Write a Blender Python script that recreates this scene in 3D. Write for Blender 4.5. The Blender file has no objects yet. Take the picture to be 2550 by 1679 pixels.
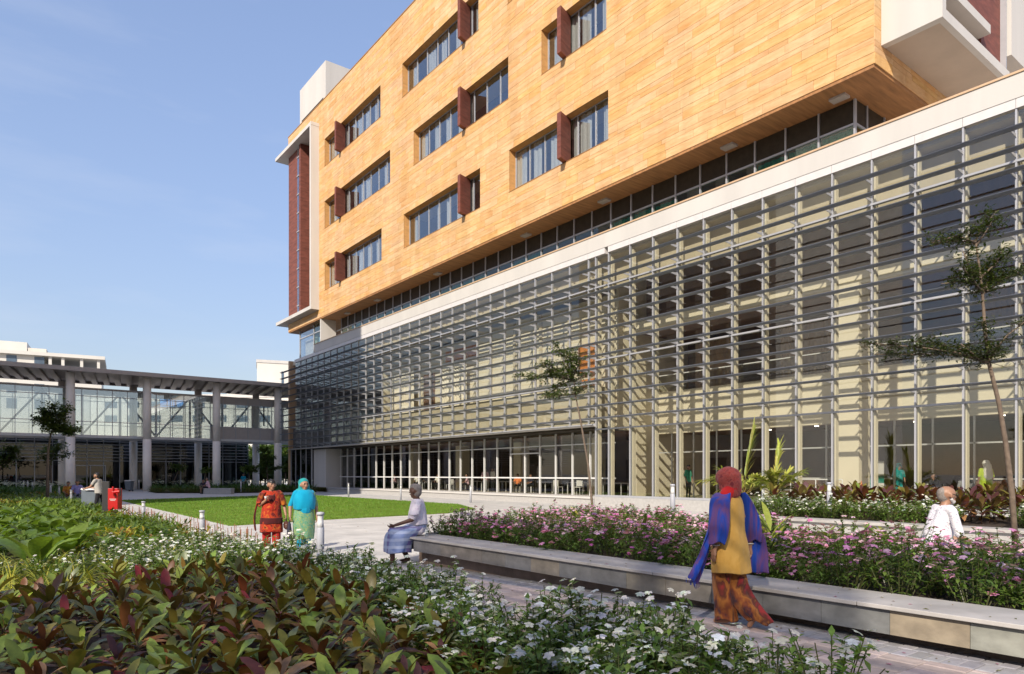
import bpy, bmesh, math, random
import numpy as np
from mathutils import Vector, Matrix
random.seed(7); rng = np.random.default_rng(7)
S = bpy.context.scene
C = S.collection
# World axes: X runs from the camera into the main building, Y runs along its facade away from the camera, Z up.
# ---------------------------------------------------------------- camera
F, CX, HY, HC = 1732.0, 1275.0, 1182.0, 1.6          # focal length, principal column and horizon row of the 2550 px wide photograph
TH = math.atan(1330.0 / F); CT, ST = math.cos(TH), math.sin(TH)
cam = bpy.data.cameras.new('camera'); cam.sensor_width = 36.0; cam.lens = 36.0 * F / 2550.0
cam.shift_y = (HY - 839.5) / 2550.0; cam.clip_start = 0.1; cam.clip_end = 5000
camo = bpy.data.objects.new('camera', cam); C.objects.link(camo)
camo.location = (0, 0, HC); camo.rotation_euler = (math.pi / 2, 0, -TH); S.camera = camo
# ---------------------------------------------------------------- sky, sun, exposure
RAY = Vector((1.0, 0.62, -0.76)).normalized()         # direction in which the sunlight travels
SUN_EL = math.asin(-RAY.z); SUN_AZ = math.atan2(-RAY.x, -RAY.y)   # azimuth clockwise from +Y
W = bpy.data.worlds.new('World'); S.world = W; W.use_nodes = True
wn, wl = W.node_tree.nodes, W.node_tree.links
bgn = wn['Background']; sky = wn.new('ShaderNodeTexSky'); sky.sky_type = 'NISHITA'
sky.sun_disc = False; sky.sun_elevation = SUN_EL; sky.sun_rotation = SUN_AZ
sky.air_density = 1.0; sky.dust_density = 0.8; sky.ozone_density = 2.2; sky.altitude = 20
bgn.inputs['Strength'].default_value = 0.15
# thin streaks of high cloud over the clear sky
tc = wn.new('ShaderNodeTexCoord'); mp = wn.new('ShaderNodeMapping'); mp.inputs['Scale'].default_value = (1.6, 5.0, 9.0)
mp.inputs['Rotation'].default_value = (0.25, 0.1, 0.5)
nz = wn.new('ShaderNodeTexNoise'); nz.inputs['Scale'].default_value = 1.3; nz.inputs['Detail'].default_value = 9; nz.inputs['Roughness'].default_value = 0.55
rp = wn.new('ShaderNodeValToRGB'); rp.color_ramp.elements[0].position = 0.53; rp.color_ramp.elements[1].position = 0.85
rp.color_ramp.elements[1].color = (0.30, 0.30, 0.30, 1)
mxw = wn.new('ShaderNodeMix'); mxw.data_type = 'RGBA'; mxw.inputs['B'].default_value = (2.1, 2.2, 2.5, 1)
wl.new(tc.outputs['Generated'], mp.inputs['Vector']); wl.new(mp.outputs['Vector'], nz.inputs['Vector']); wl.new(nz.outputs['Fac'], rp.inputs['Fac'])
wl.new(rp.outputs['Color'], mxw.inputs['Factor']); wbm = wn.new('ShaderNodeMix'); wbm.data_type = 'RGBA'; wbm.blend_type = 'MULTIPLY'; wbm.inputs['Factor'].default_value = 1.0; wbm.inputs['B'].default_value = (1.20, 1.02, 0.97, 1)   # hazy, slightly violet air
wl.new(sky.outputs['Color'], wbm.inputs['A']); # hazy sky: the step from zenith to horizon is gentler than in perfectly clear air
lum = wn.new('ShaderNodeRGBToBW'); cmp_ = wn.new('ShaderNodeMath'); cmp_.operation = 'MULTIPLY_ADD'; cmp_.inputs[1].default_value = 0.45; cmp_.inputs[2].default_value = 1.0
inv_ = wn.new('ShaderNodeMath'); inv_.operation = 'DIVIDE'; inv_.inputs[0].default_value = 1.17; vsc = wn.new('ShaderNodeVectorMath'); vsc.operation = 'SCALE'
wl.new(wbm.outputs['Result'], lum.inputs['Color']); wl.new(lum.outputs['Val'], cmp_.inputs[0]); wl.new(cmp_.outputs[0], inv_.inputs[1]); wl.new(wbm.outputs['Result'], vsc.inputs[0]); wl.new(inv_.outputs[0], vsc.inputs['Scale']); wl.new(vsc.outputs['Vector'], mxw.inputs['A']); wl.new(mxw.outputs['Result'], bgn.inputs['Color'])
sl = bpy.data.lights.new('sun', 'SUN'); sl.energy = 2.35; sl.angle = math.radians(0.55); sl.color = (1.0, 0.90, 0.76)
so = bpy.data.objects.new('sun', sl); C.objects.link(so); so.rotation_euler = RAY.to_track_quat('-Z', 'Y').to_euler(); so.location = (-30, -20, 40)
S.view_settings.view_transform = 'Standard'; S.view_settings.look = 'None'; S.view_settings.gamma = 1; S.view_settings.exposure = 1.34
S.view_settings.use_curve_mapping = False
S.render.engine = 'CYCLES'; S.cycles.use_denoising = True
S.cycles.max_bounces = 9; S.cycles.transparent_max_bounces = 16; S.cycles.transmission_bounces = 8; S.cycles.glossy_bounces = 4
S.cycles.sample_clamp_indirect = 6; S.cycles.caustics_reflective = False; S.cycles.caustics_refractive = False

# ---------------------------------------------------------------- measuring the photograph
def ray(px, py):
    a = (px - CX) / F; return (ST + a * CT, CT - a * ST, (HY - py) / F)
def G(px, py, z=0.0):                                  # point of height z seen at a pixel
    d = ray(px, py); k = (z - HC) / d[2]; return Vector((d[0] * k, d[1] * k, z))
def PW(px, py, w):                                     # point at depth w seen at a pixel
    d = ray(px, py); return Vector((w * d[0], w * d[1], HC + w * d[2]))
def PX(px, py, x):                                     # point on the plane X = x
    d = ray(px, py); k = x / d[0]; return Vector((x, d[1] * k, HC + d[2] * k))
def PY(px, py, y):
    d = ray(px, py); k = y / d[1]; return Vector((d[0] * k, y, HC + d[2] * k))
def pix(p):
    w = p[0] * ST + p[1] * CT; r = p[0] * CT - p[1] * ST
    return (CX + F * r / w, HY - F * (p[2] - HC) / w, w) if w > 0.05 else (-9e9, -9e9, w)

# ---------------------------------------------------------------- mesh and object helpers
class MB:
    def __init__(s): s.v = []; s.f = []; s.m = []; s.t = []      # vertices, faces, material index and tint per face
    def add(s, vs, fs, m=0, t=None):
        o = len(s.v); s.v.extend([tuple(q) for q in vs])
        for f in fs: s.f.append(tuple(o + i for i in f)); s.m.append(m); s.t.append(t)
        return s
    def box(s, x0, x1, y0, y1, z0, z1, m=0, t=None):
        if x0 > x1: x0, x1 = x1, x0
        if y0 > y1: y0, y1 = y1, y0
        return s.add([(x0,y0,z0),(x1,y0,z0),(x1,y1,z0),(x0,y1,z0),(x0,y0,z1),(x1,y0,z1),(x1,y1,z1),(x0,y1,z1)],
            [(0,3,2,1),(4,5,6,7),(0,1,5,4),(1,2,6,5),(2,3,7,6),(3,0,4,7)], m, t)
    def hexa(s, b, tp, m=0, t=None):                   # bottom quad (ccw from above) and top quad
        return s.add(list(b) + list(tp), [(0,3,2,1),(4,5,6,7),(0,1,5,4),(1,2,6,5),(2,3,7,6),(3,0,4,7)], m, t)
    def prism(s, poly, z0, z1, m=0, t=None):
        n = len(poly); vs = [(p[0],p[1],z0) for p in poly] + [(p[0],p[1],z1) for p in poly]
        return s.add(vs, [tuple(range(n-1,-1,-1)), tuple(range(n,2*n))] + [(i,(i+1)%n,n+(i+1)%n,n+i) for i in range(n)], m, t)
    def bar(s, a, b, w, h=None, m=0, t=None):          # rectangular bar between two points
        a, b = Vector(a), Vector(b); h = h or w; d = (b-a).normalized()
        up = Vector((0,0,1)) if abs(d.z) < 0.95 else Vector((1,0,0)); x = d.cross(up).normalized()*w/2; y = x.cross(d).normalized()*h/2
        return s.hexa([a-x-y,a+x-y,a+x+y,a-x+y],[b-x-y,b+x-y,b+x+y,b-x+y], m, t)
    def tube(s, pts, rad, n=8, m=0, t=None, cap=True):
        pts = [Vector(p) for p in pts]; k = len(pts)
        if not hasattr(rad, '__len__'): rad = [rad]*k
        o = len(s.v); X = None
        for i,p in enumerate(pts):
            d = (pts[min(i+1,k-1)]-pts[max(i-1,0)]).normalized()
            if X is None:
                up = Vector((0,0,1)) if abs(d.z) < 0.9 else Vector((1,0,0)); X = d.cross(up).normalized()
            else: X = (X - d*X.dot(d)).normalized()
            Y = d.cross(X)
            for j in range(n):
                a = 2*math.pi*j/n; s.v.append(tuple(p + (X*math.cos(a)+Y*math.sin(a))*rad[i]))
        for i in range(k-1):
            for j in range(n):
                s.f.append((o+i*n+j,o+i*n+(j+1)%n,o+(i+1)*n+(j+1)%n,o+(i+1)*n+j)); s.m.append(m); s.t.append(t)
        if cap:
            s.f.append(tuple(o+j for j in range(n-1,-1,-1))); s.m.append(m); s.t.append(t)
            s.f.append(tuple(o+(k-1)*n+j for j in range(n))); s.m.append(m); s.t.append(t)
        return s
    def lathe(s, prof, c=(0,0,0), n=16, m=0, t=None):  # profile of (radius, z)
        o = len(s.v); k = len(prof)
        for r,z in prof:
            for j in range(n):
                a = 2*math.pi*j/n; s.v.append((c[0]+r*math.cos(a), c[1]+r*math.sin(a), c[2]+z))
        for i in range(k-1):
            for j in range(n):
                s.f.append((o+i*n+j,o+i*n+(j+1)%n,o+(i+1)*n+(j+1)%n,o+(i+1)*n+j)); s.m.append(m); s.t.append(t)
        s.f.append(tuple(o+j for j in range(n-1,-1,-1))); s.m.append(m); s.t.append(t)
        s.f.append(tuple(o+(k-1)*n+j for j in range(n))); s.m.append(m); s.t.append(t)
        return s
    def mesh(s, name, mats=(), smooth=False):
        me = bpy.data.meshes.new(name); me.from_pydata(s.v, [], s.f)
        if not isinstance(mats, (list, tuple)): mats = [mats]
        for q in mats: me.materials.append(q)
        if any(s.m): me.polygons.foreach_set('material_index', s.m)
        if any(q is not None for q in s.t):
            at = me.color_attributes.new('tint', 'FLOAT_COLOR', 'CORNER')
            lc = np.repeat(np.array([(tuple(q) + (1,))[:4] if q is not None else (1,1,1,1) for q in s.t], dtype=np.float32), [len(f) for f in s.f], axis=0)
            at.data.foreach_set('color', lc.ravel())
        if smooth: me.polygons.foreach_set('use_smooth', [True]*len(me.polygons))
        me.update(); return me
    def build(s, name, mats, parent=None, smooth=False, world=True):
        return link(name, s.mesh(name, mats, smooth), parent, world)
def wmat(o):
    m = Matrix.Translation(o.location) @ o.rotation_euler.to_matrix().to_4x4()
    return m if o.parent is None else wmat(o.parent) @ o.matrix_parent_inverse @ m
def link(name, data, parent=None, world=True, loc=None):
    o = bpy.data.objects.new(name, data); C.objects.link(o)
    if parent is not None:
        o.parent = parent
        if world:
            o.matrix_parent_inverse = wmat(parent).inverted()
    if loc is not None: o.location = loc
    return o
def tag(o, label=None, cat=None, group=None, kind=None):
    if label: o['label'] = label
    if cat: o['category'] = cat
    if group: o['group'] = group
    if kind: o['kind'] = kind
    return o
def thing(name, label, cat, loc=(0,0,0), rz=0.0, group=None):
    o = link(name, None, loc=loc); o.rotation_euler = (0,0,rz); o.empty_display_size = 0.2
    return tag(o, label, cat, group)
def copy_tree(o, parent=None):
    c = o.copy(); C.objects.link(c)
    if parent is not None: c.parent = parent
    for ch in list(o.children): copy_tree(ch, c)
    return c
def bevel(o, w=0.01, seg=2):
    b = o.modifiers.new('bevel', 'BEVEL'); b.width = w; b.segments = seg; b.limit_method = 'ANGLE'; return o

# ---------------------------------------------------------------- materials
def nt(name):
    m = bpy.data.materials.new(name); m.use_nodes = True; n = m.node_tree.nodes; return m, n, m.node_tree.links, n['Principled BSDF']
def rgb(h):                                            # sRGB 0..255 triple to linear
    return tuple(((c/255)/12.92 if c/255 <= 0.04045 else ((c/255+0.055)/1.055)**2.4) for c in h)
def mixc(n, l, fac, a, b, mode='MIX'):
    q = n.new('ShaderNodeMix'); q.data_type = 'RGBA'; q.blend_type = mode
    for key, v in (('Factor', fac), ('A', a), ('B', b)):
        if isinstance(v, bpy.types.NodeSocket): l.new(v, q.inputs[key])
        elif key == 'Factor': q.inputs[key].default_value = v
        else: q.inputs[key].default_value = (tuple(v)+(1,))[:4]
    return q.outputs['Result']
def pos(n, l, scale=(1,1,1), rot=(0,0,0), coord='Position'):
    mpn = n.new('ShaderNodeMapping'); mpn.inputs['Scale'].default_value = scale; mpn.inputs['Rotation'].default_value = rot
    if coord == 'Position': g = n.new('ShaderNodeNewGeometry'); l.new(g.outputs['Position'], mpn.inputs['Vector'])
    else: g = n.new('ShaderNodeTexCoord'); l.new(g.outputs['Object'], mpn.inputs['Vector'])
    return mpn.outputs['Vector']
def noise(n, l, vec, scale=5, det=5, rough=0.55, dist=0):
    q = n.new('ShaderNodeTexNoise'); q.inputs['Scale'].default_value = scale; q.inputs['Detail'].default_value = det
    q.inputs['Roughness'].default_value = rough; q.inputs['Distortion'].default_value = dist; l.new(vec, q.inputs['Vector']); return q.outputs['Fac']
def ramp(n, l, fac, a, b, c0=(0,0,0), c1=(1,1,1)):
    q = n.new('ShaderNodeValToRGB'); q.color_ramp.elements[0].position = a; q.color_ramp.elements[1].position = b
    q.color_ramp.elements[0].color = tuple(c0)+(1,); q.color_ramp.elements[1].color = tuple(c1)+(1,); l.new(fac, q.inputs['Fac']); return q.outputs['Color']
def bump(n, l, p, fac, strength=0.3, dist=0.01):
    q = n.new('ShaderNodeBump'); q.inputs['Strength'].default_value = strength; q.inputs['Distance'].default_value = dist
    l.new(fac, q.inputs['Height']); l.new(q.outputs['Normal'], p.inputs['Normal'])
def M(name, col, rough=0.6, var=0.12, scale=3.0, metal=0.0, bmp=0.0, bscale=60, spec=0.5, coord='Position', tint=False, stretch=(1,1,1)):
    m, n, l, p = nt(name); v = pos(n, l, stretch, coord=coord); f = noise(n, l, v, scale, 6)
    k = ramp(n, l, f, 0.3, 0.7, tuple(max(0,c*(1-var)) for c in col), tuple(min(1,c*(1+var)) for c in col))
    if tint:
        at = n.new('ShaderNodeAttribute'); at.attribute_name = 'tint'; k = mixc(n, l, 1.0, k, at.outputs['Color'], 'MULTIPLY')
    l.new(k, p.inputs['Base Color']); p.inputs['Roughness'].default_value = rough; p.inputs['Metallic'].default_value = metal
    p.inputs['Specular IOR Level'].default_value = spec
    if bmp: bump(n, l, p, noise(n, l, v, bscale, 4), bmp, 0.004)
    return m
def glass(name, tint, refl=1.3, base=0.02, rough=0.0):
    m, n, l, p = nt(name); n.remove(p); out = n['Material Output']
    tr = n.new('ShaderNodeBsdfTransparent'); tr.inputs['Color'].default_value = tuple(tint)+(1,)
    gl = n.new('ShaderNodeBsdfGlossy'); gl.inputs['Roughness'].default_value = rough; gl.inputs['Color'].default_value = (0.95,0.97,1,1)
    lw = n.new('ShaderNodeLayerWeight'); lw.inputs['Blend'].default_value = 0.5
    p5 = n.new('ShaderNodeMath'); p5.operation = 'POWER'; p5.inputs[1].default_value = 5.0; l.new(lw.outputs['Facing'], p5.inputs[0])
    fr = n.new('ShaderNodeMath'); fr.operation = 'MULTIPLY_ADD'; fr.inputs[1].default_value = 0.96; fr.inputs[2].default_value = 0.04; l.new(p5.outputs[0], fr.inputs[0])   # Schlick
    mm = n.new('ShaderNodeMath'); mm.operation = 'MULTIPLY_ADD'; mm.inputs[1].default_value = refl; mm.inputs[2].default_value = base; mm.use_clamp = True
    l.new(fr.outputs[0], mm.inputs[0])
    # slight waviness of float glass
    b = n.new('ShaderNodeBump'); b.inputs['Strength'].default_value = 0.05; b.inputs['Distance'].default_value = 0.02
    l.new(noise(n, l, pos(n, l), 0.6, 2), b.inputs['Height']); l.new(b.outputs['Normal'], gl.inputs['Normal'])
    mx = n.new('ShaderNodeMixShader'); l.new(mm.outputs[0], mx.inputs['Fac']); l.new(tr.outputs[0], mx.inputs[1]); l.new(gl.outputs[0], mx.inputs[2])
    l.new(mx.outputs[0], out.inputs['Surface']); return m
def leafmat(name, rough=0.42, trans=0.28, under=None, spec=0.4):   # colour from the tint attribute; undersides of some leaves have their own colour
    m, n, l, p = nt(name); out = n['Material Output']
    at = n.new('ShaderNodeAttribute'); at.attribute_name = 'tint'
    oi = n.new('ShaderNodeObjectInfo'); hs = n.new('ShaderNodeHueSaturation')
    mr = n.new('ShaderNodeMapRange'); mr.inputs['To Min'].default_value = 0.75; mr.inputs['To Max'].default_value = 1.25; l.new(oi.outputs['Random'], mr.inputs['Value'])
    l.new(mr.outputs['Result'], hs.inputs['Value']); l.new(at.outputs['Color'], hs.inputs['Color']); k = hs.outputs['Color']
    f = noise(n, l, pos(n, l), 22, 3); k = mixc(n, l, 1.0, k, ramp(n, l, f, 0.25, 0.75, (0.72,0.72,0.72), (1.2,1.2,1.2)), 'MULTIPLY')
    if under:
        g = n.new('ShaderNodeNewGeometry'); k = mixc(n, l, g.outputs['Backfacing'], k, mixc(n, l, 0.6, k, under))
    l.new(k, p.inputs['Base Color']); p.inputs['Roughness'].default_value = rough; p.inputs['Specular IOR Level'].default_value = spec
    tb = n.new('ShaderNodeBsdfTranslucent'); l.new(mixc(n, l, 1.0, k, (1.25,1.35,0.6), 'MULTIPLY'), tb.inputs['Color'])
    mx = n.new('ShaderNodeMixShader'); mx.inputs['Fac'].default_value = trans
    l.new(p.outputs[0], mx.inputs[1]); l.new(tb.outputs[0], mx.inputs[2]); l.new(mx.outputs[0], out.inputs['Surface']); return m
def stonemat():
    m, n, l, p = nt('golden sandstone cladding')
    at = n.new('ShaderNodeAttribute'); at.attribute_name = 'tint'
    v = pos(n, l, (1.0, 0.55, 3.4), (0.16, 0, 0))
    off = n.new('ShaderNodeVectorMath'); off.operation = 'MULTIPLY_ADD'; off.inputs[1].default_value = (37, 53, 71)
    l.new(at.outputs['Color'], off.inputs[0]); l.new(v, off.inputs[2])
    f = noise(n, l, off.outputs['Vector'], 1.1, 8, 0.6, 0.9)
    k = ramp(n, l, f, 0.32, 0.72, (0.60,0.345,0.135), (0.72,0.49,0.245))
    f2 = noise(n, l, off.outputs['Vector'], 4.5, 5, 0.6, 0.4)
    k = mixc(n, l, ramp(n, l, f2, 0.50, 0.74, (0,0,0), (0.55,0.55,0.55)), k, (0.50, 0.235, 0.075))
    hs = n.new('ShaderNodeHueSaturation'); sp = n.new('ShaderNodeSeparateColor'); l.new(at.outputs['Color'], sp.inputs['Color'])
    for ch, key, a, b in (('Red','Value',0.92,1.05), ('Green','Saturation',0.88,1.05), ('Blue','Hue',0.493,0.503)):
        mr = n.new('ShaderNodeMapRange'); mr.inputs['To Min'].default_value = a; mr.inputs['To Max'].default_value = b
        l.new(sp.outputs[ch], mr.inputs['Value']); l.new(mr.outputs['Result'], hs.inputs[key])
    fs = noise(n, l, pos(n, l, (1, 1.1, 0.07)), 1.0, 6, .6); k = mixc(n, l, 1.0, k, ramp(n, l, fs, 0.35, 0.6, (0.90,0.885,0.87), (1.03,1.03,1.03)), 'MULTIPLY')   # faint rain streaks
    l.new(k, hs.inputs['Color']); l.new(hs.outputs['Color'], p.inputs['Base Color']); p.inputs['Roughness'].default_value = 0.75
    p.inputs['Specular IOR Level'].default_value = 0.25; bump(n, l, p, f2, 0.25, 0.01); return m
mt = {}
mt['stone'] = stonemat()
mt['shadeblue'] = M('shade darkened spandrel', (0.10,0.105,0.115), 0.4, 0.1)  # grey darkened to stand for the shade at the podium's far end
mt['joint'] = M('dark stone joint', (0.30,0.15,0.05), 0.9)  # even dark brown of the stone joints
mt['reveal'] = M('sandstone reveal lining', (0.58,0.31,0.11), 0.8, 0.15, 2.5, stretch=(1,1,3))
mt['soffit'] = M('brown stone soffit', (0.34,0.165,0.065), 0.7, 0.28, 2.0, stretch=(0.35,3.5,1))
mt['white'] = M('white painted render', (0.55,0.53,0.505), 0.75, 0.06, 0.9, stretch=(1,1,0.12))
mt['boxsoff'] = M('brownish box soffit plaster', (0.47,0.39,0.32), 0.8, 0.08, 0.8)  # one even brownish plaster tone
mt['deepbrown'] = M('deep brown lobby wall', (0.075,0.042,0.024), 0.6, 0.3, 1.2)
mt['whitesoff'] = M('pale plaster soffit', (0.66,0.60,0.53), 0.8, 0.07, 0.8)
mt['cream'] = M('cream interior paint', (0.73,0.655,0.505), 0.8, 0.04, 1.0)
mt['creamdk'] = M('beige interior paint', (0.54,0.465,0.335), 0.8, 0.06, 1.0)
mt['cap'] = M('beige parapet cap', (0.55,0.38,0.24), 0.6, 0.08)
mt['red'] = M('dark red sandstone panel', (0.175,0.055,0.038), 0.7, 0.3, 1.8, stretch=(1,0.5,4), bmp=0.2)
mt['alu'] = M('grey powder-coated aluminium', (0.43,0.44,0.475), 0.4, 0.05, metal=0.25)
mt['louver'] = M('slate grey louver blade', (0.19,0.21,0.265), 0.36, 0.06, metal=0.25)
mt['greystrip'] = M('pale grey metal fascia', (0.62,0.60,0.60), 0.5, 0.05)
mt['dkpanel'] = M('dark brown opaque panel', (0.045,0.036,0.026), 0.5, 0.2, spec=0.15)
mt['brown'] = M('brown timber interior wall', (0.15,0.078,0.038), 0.55, 0.3, 1.5, stretch=(1,1,0.3))
mt['brownlt'] = M('tan interior wall', (0.30,0.195,0.11), 0.7, 0.15, 1.0)
mt['floorin'] = M('beige terrazzo floor', (0.50,0.43,0.33), 0.25, 0.08, 6)
mt['ceil'] = M('interior ceiling board', (0.62,0.55,0.43), 0.8, 0.05)
mt['curtain'] = M('cream curtain cloth', (0.78,0.71,0.58), 0.85, 0.08, 4, stretch=(8,8,0.5))
mt['curtaingreen'] = M('green curtain cloth', (0.16,0.38,0.26), 0.85, 0.2, 4, stretch=(8,8,0.5))
mt['orange'] = M('orange timber board', (0.62,0.23,0.05), 0.5, 0.15)
mt['gfac'] = glass('clear facade glass', (0.905,0.915,0.895), 1.0, 0.02)
mt['gwin'] = glass('blue-grey window glass', (0.80,0.84,0.88), 1.7, 0.08)
mt['gcler'] = glass('green clerestory glass', (0.62,0.74,0.68), 1.2, 0.02)
mt['gbridge'] = glass('bridge glass', (0.82,0.88,0.90), 2.2, 0.16)
mt['gdark'] = glass('dark lobby glass', (0.22,0.28,0.30), 1.1, 0.015)
mt['plinth'] = M('grey granite plinth', (0.40,0.39,0.38), 0.7, 0.1, 8)
mt['dark'] = M('unlit interior', (0.03,0.028,0.026), 0.8, 0.1)
mt['concrete'] = M('pale grey painted column', (0.90,0.85,0.80), 0.7, 0.05, 1.5)
mt['roofmetal'] = M('taupe metal roof fascia', (0.43,0.385,0.36), 0.5, 0.06)
mt['steel'] = M('painted steel', (0.66,0.66,0.66), 0.5, 0.05)
mt['black'] = M('black painted metal', (0.02,0.02,0.022), 0.45, 0.1)
mt['bldgwhite'] = M('sunlit white building render', (0.64,0.62,0.575), 0.8, 0.05, 0.3)  # plain white render, one base tone
mt['bldgdark'] = M('distant window glass', (0.10,0.14,0.19), 0.15, 0.2, 0.5)

# ================================================================ MAIN BUILDING
B = thing('hospital_building', 'large golden sandstone clad block above a long louvered glass podium', 'building', (25.4, 40, 0))
XF = 25.4                                              # facade plane
def part(name, mb, mats, parent=None, smooth=False, kind=None, label=None):
    o = mb.build(name, mats, parent or B, smooth)
    if kind: o['kind'] = kind
    if label: o['label'] = label
    return o
ZB, ZT, Y0, Y1, YF = 16.30, 36.36, 11.83, 70.97, 62.80   # stone: bottom, parapet, near end, far end, white fin
WIN = [ # y far, y near, z bottom, z top, y of shutter (outer far corner)
 (61.5,50.25,30.06,32.58,57.9,'A'), (61.5,48.62,24.32,26.84,57.9,'A'), (61.45,50.07,18.64,21.15,57.9,'A'),
 (46.66,36.6,30.06,32.58,38.15,'B'), (44.96,33.45,24.32,26.84,38.15,'B'), (46.45,36.42,18.64,21.15,38.15,'B'),
 (33.5,25.1,30.06,32.58,28.33,'C'), (30.33,25.18,24.32,26.84,28.33,'C'), (33.35,25.05,18.64,21.15,28.33,'C')]
RD = 0.56
# backing wall with real openings
bw = MB(); XB0, XB1 = XF + 0.05, XF + RD
zs = [17.05, 18.64, 21.15, 24.32, 26.84, 30.06, 32.58, 34.4]
for z0, z1 in zip(zs[:-1], zs[1:]):
    ops = sorted([(w[1], w[0]) for w in WIN if abs(w[2]-z0) < .01])
    y = Y0
    for a, b in ops: bw.box(XB0, XB1, y, a, z0, z1); y = b
    bw.box(XB0, XB1, y, YF, z0, z1)
bw.box(XB0, XB1, Y0, Y1, ZB+0.02, 17.05); bw.box(XB0, XB1, Y0, Y1, 34.4, ZT-0.06)
part('wall', bw, mt['reveal'])
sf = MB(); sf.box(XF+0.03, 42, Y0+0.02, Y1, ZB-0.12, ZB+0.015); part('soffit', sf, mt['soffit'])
cp = MB(); cp.box(XF-0.03, XF+0.7, Y0-0.05, Y1+0.05, ZT-0.06, ZT+0.03); part('parapet_cap', cp, mt['joint'])
bd = MB(); bd.box(XF+2.2, 48, Y0+0.3, Y1-0.3, ZB+0.05, ZT-0.1); part('core', bd, mt['dark'])
jn = MB(); 
for z0, z1 in zip(zs[:-1], zs[1:]):
    ops = sorted([(w[1], w[0]) for w in WIN if abs(w[2]-z0) < .01]); y = Y0
    for a, b in ops: jn.box(XF+0.03, XB0-0.002, y, a, z0, z1); y = b
    jn.box(XF+0.03, XB0-0.002, y, YF, z0, z1)
jn.box(XF+0.03, XB0-0.002, Y0, Y1, ZB+0.02, 17.05); jn.box(XF+0.03, XB0-0.002, Y0, Y1, 34.4, ZT-0.06)
part('joint_bed', jn, mt['joint'])
# stones, course by course
stones = []
brk = [ZB, 17.05, 18.64, 21.15, 24.32, 26.84, 30.06, 32.58, 34.4, ZT-0.06]
for z0, z1 in zip(brk[:-1], brk[1:]):
    hs_ = []; tot = 0
    while tot < z1 - z0 - 0.12:
        h = random.choice([0.40,0.40,0.46,0.22,0.22,0.30]); hs_.append(h); tot += h
    k = (z1-z0)/tot; z = z0
    for h in hs_:
        h *= k; ops = sorted([(w[1], w[0]) for w in WIN if w[2] <= z+0.01 and w[3] >= z+h-0.01])
        yend = Y1 if (z0 < 17 or z0 > 34) else YF
        segs = []; y = Y0
        for a, b in ops: segs.append((y, a)); y = b
        segs.append((y, yend))
        for a, b in segs:
            y = a
            while y < b - 0.02:
                L = random.uniform(0.75, 2.5) * (1.0 if h > 0.28 else 0.85)
                e = min(b, y + L)
                if b - e < 0.5: e = b
                c = pix((XF, (y+e)/2, z+h/2))
                stones.append((y, e, z, z+h, c)); y = e
        z += h
inv = [q for q in stones if -60 < q[4][0] < 2620 and -60 < q[4][1] < 1700]
inv.sort(key=lambda q: -abs(pix((XF,q[0],q[2]))[0]-pix((XF,q[1],q[2]))[0]) * (q[3]-q[2]) / q[4][2])
rest = MB()
for i, (a, e, z0, z1, c) in enumerate(inv):
    g = 0.006; pr = random.uniform(0, 0.008); t = (random.random(), random.random(), random.random())
    if i < 300:
        q = MB().box(XF-pr, XF+0.032, a+g, e-g, z0+g, z1-g, 0, t); part('stone', q, mt['stone'])
    else: rest.box(XF-pr, XF+0.032, a+g, e-g, z0+g, z1-g, 0, t)
for q in stones:
    if q not in inv and q[4][0] < 4000: rest.box(XF-0.004, XF+0.032, q[0]+0.006, q[1]-0.006, q[2]+0.006, q[3]-0.006, 0, (random.random(),random.random(),random.random()))
part('stone_cladding', rest, mt['stone'], kind='stuff')
# return face of the stone block (towards the camera's right)
rt = MB(); z = ZB
while z < 24:
    h = random.choice([0.4,0.46,0.22,0.3]); x = XF
    while x < 37:
        L = random.uniform(0.9, 2.3); rt.box(x+(0.006 if x > XF else -0.004), min(37, x+L)-0.006, Y0-0.03-random.uniform(0,.006), Y0+0.01, z+0.006, z+h-0.006, 0, (random.random(),random.random(),random.random())); x += L
    z += h
part('return_cladding', rt, mt['stone'], kind='stuff')
rb = MB(); rb.box(XF+0.06, 37, Y0+0.011, Y0+0.3, ZB+0.02, ZT-0.1); part('return_wall', rb, mt['joint'])
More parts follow.
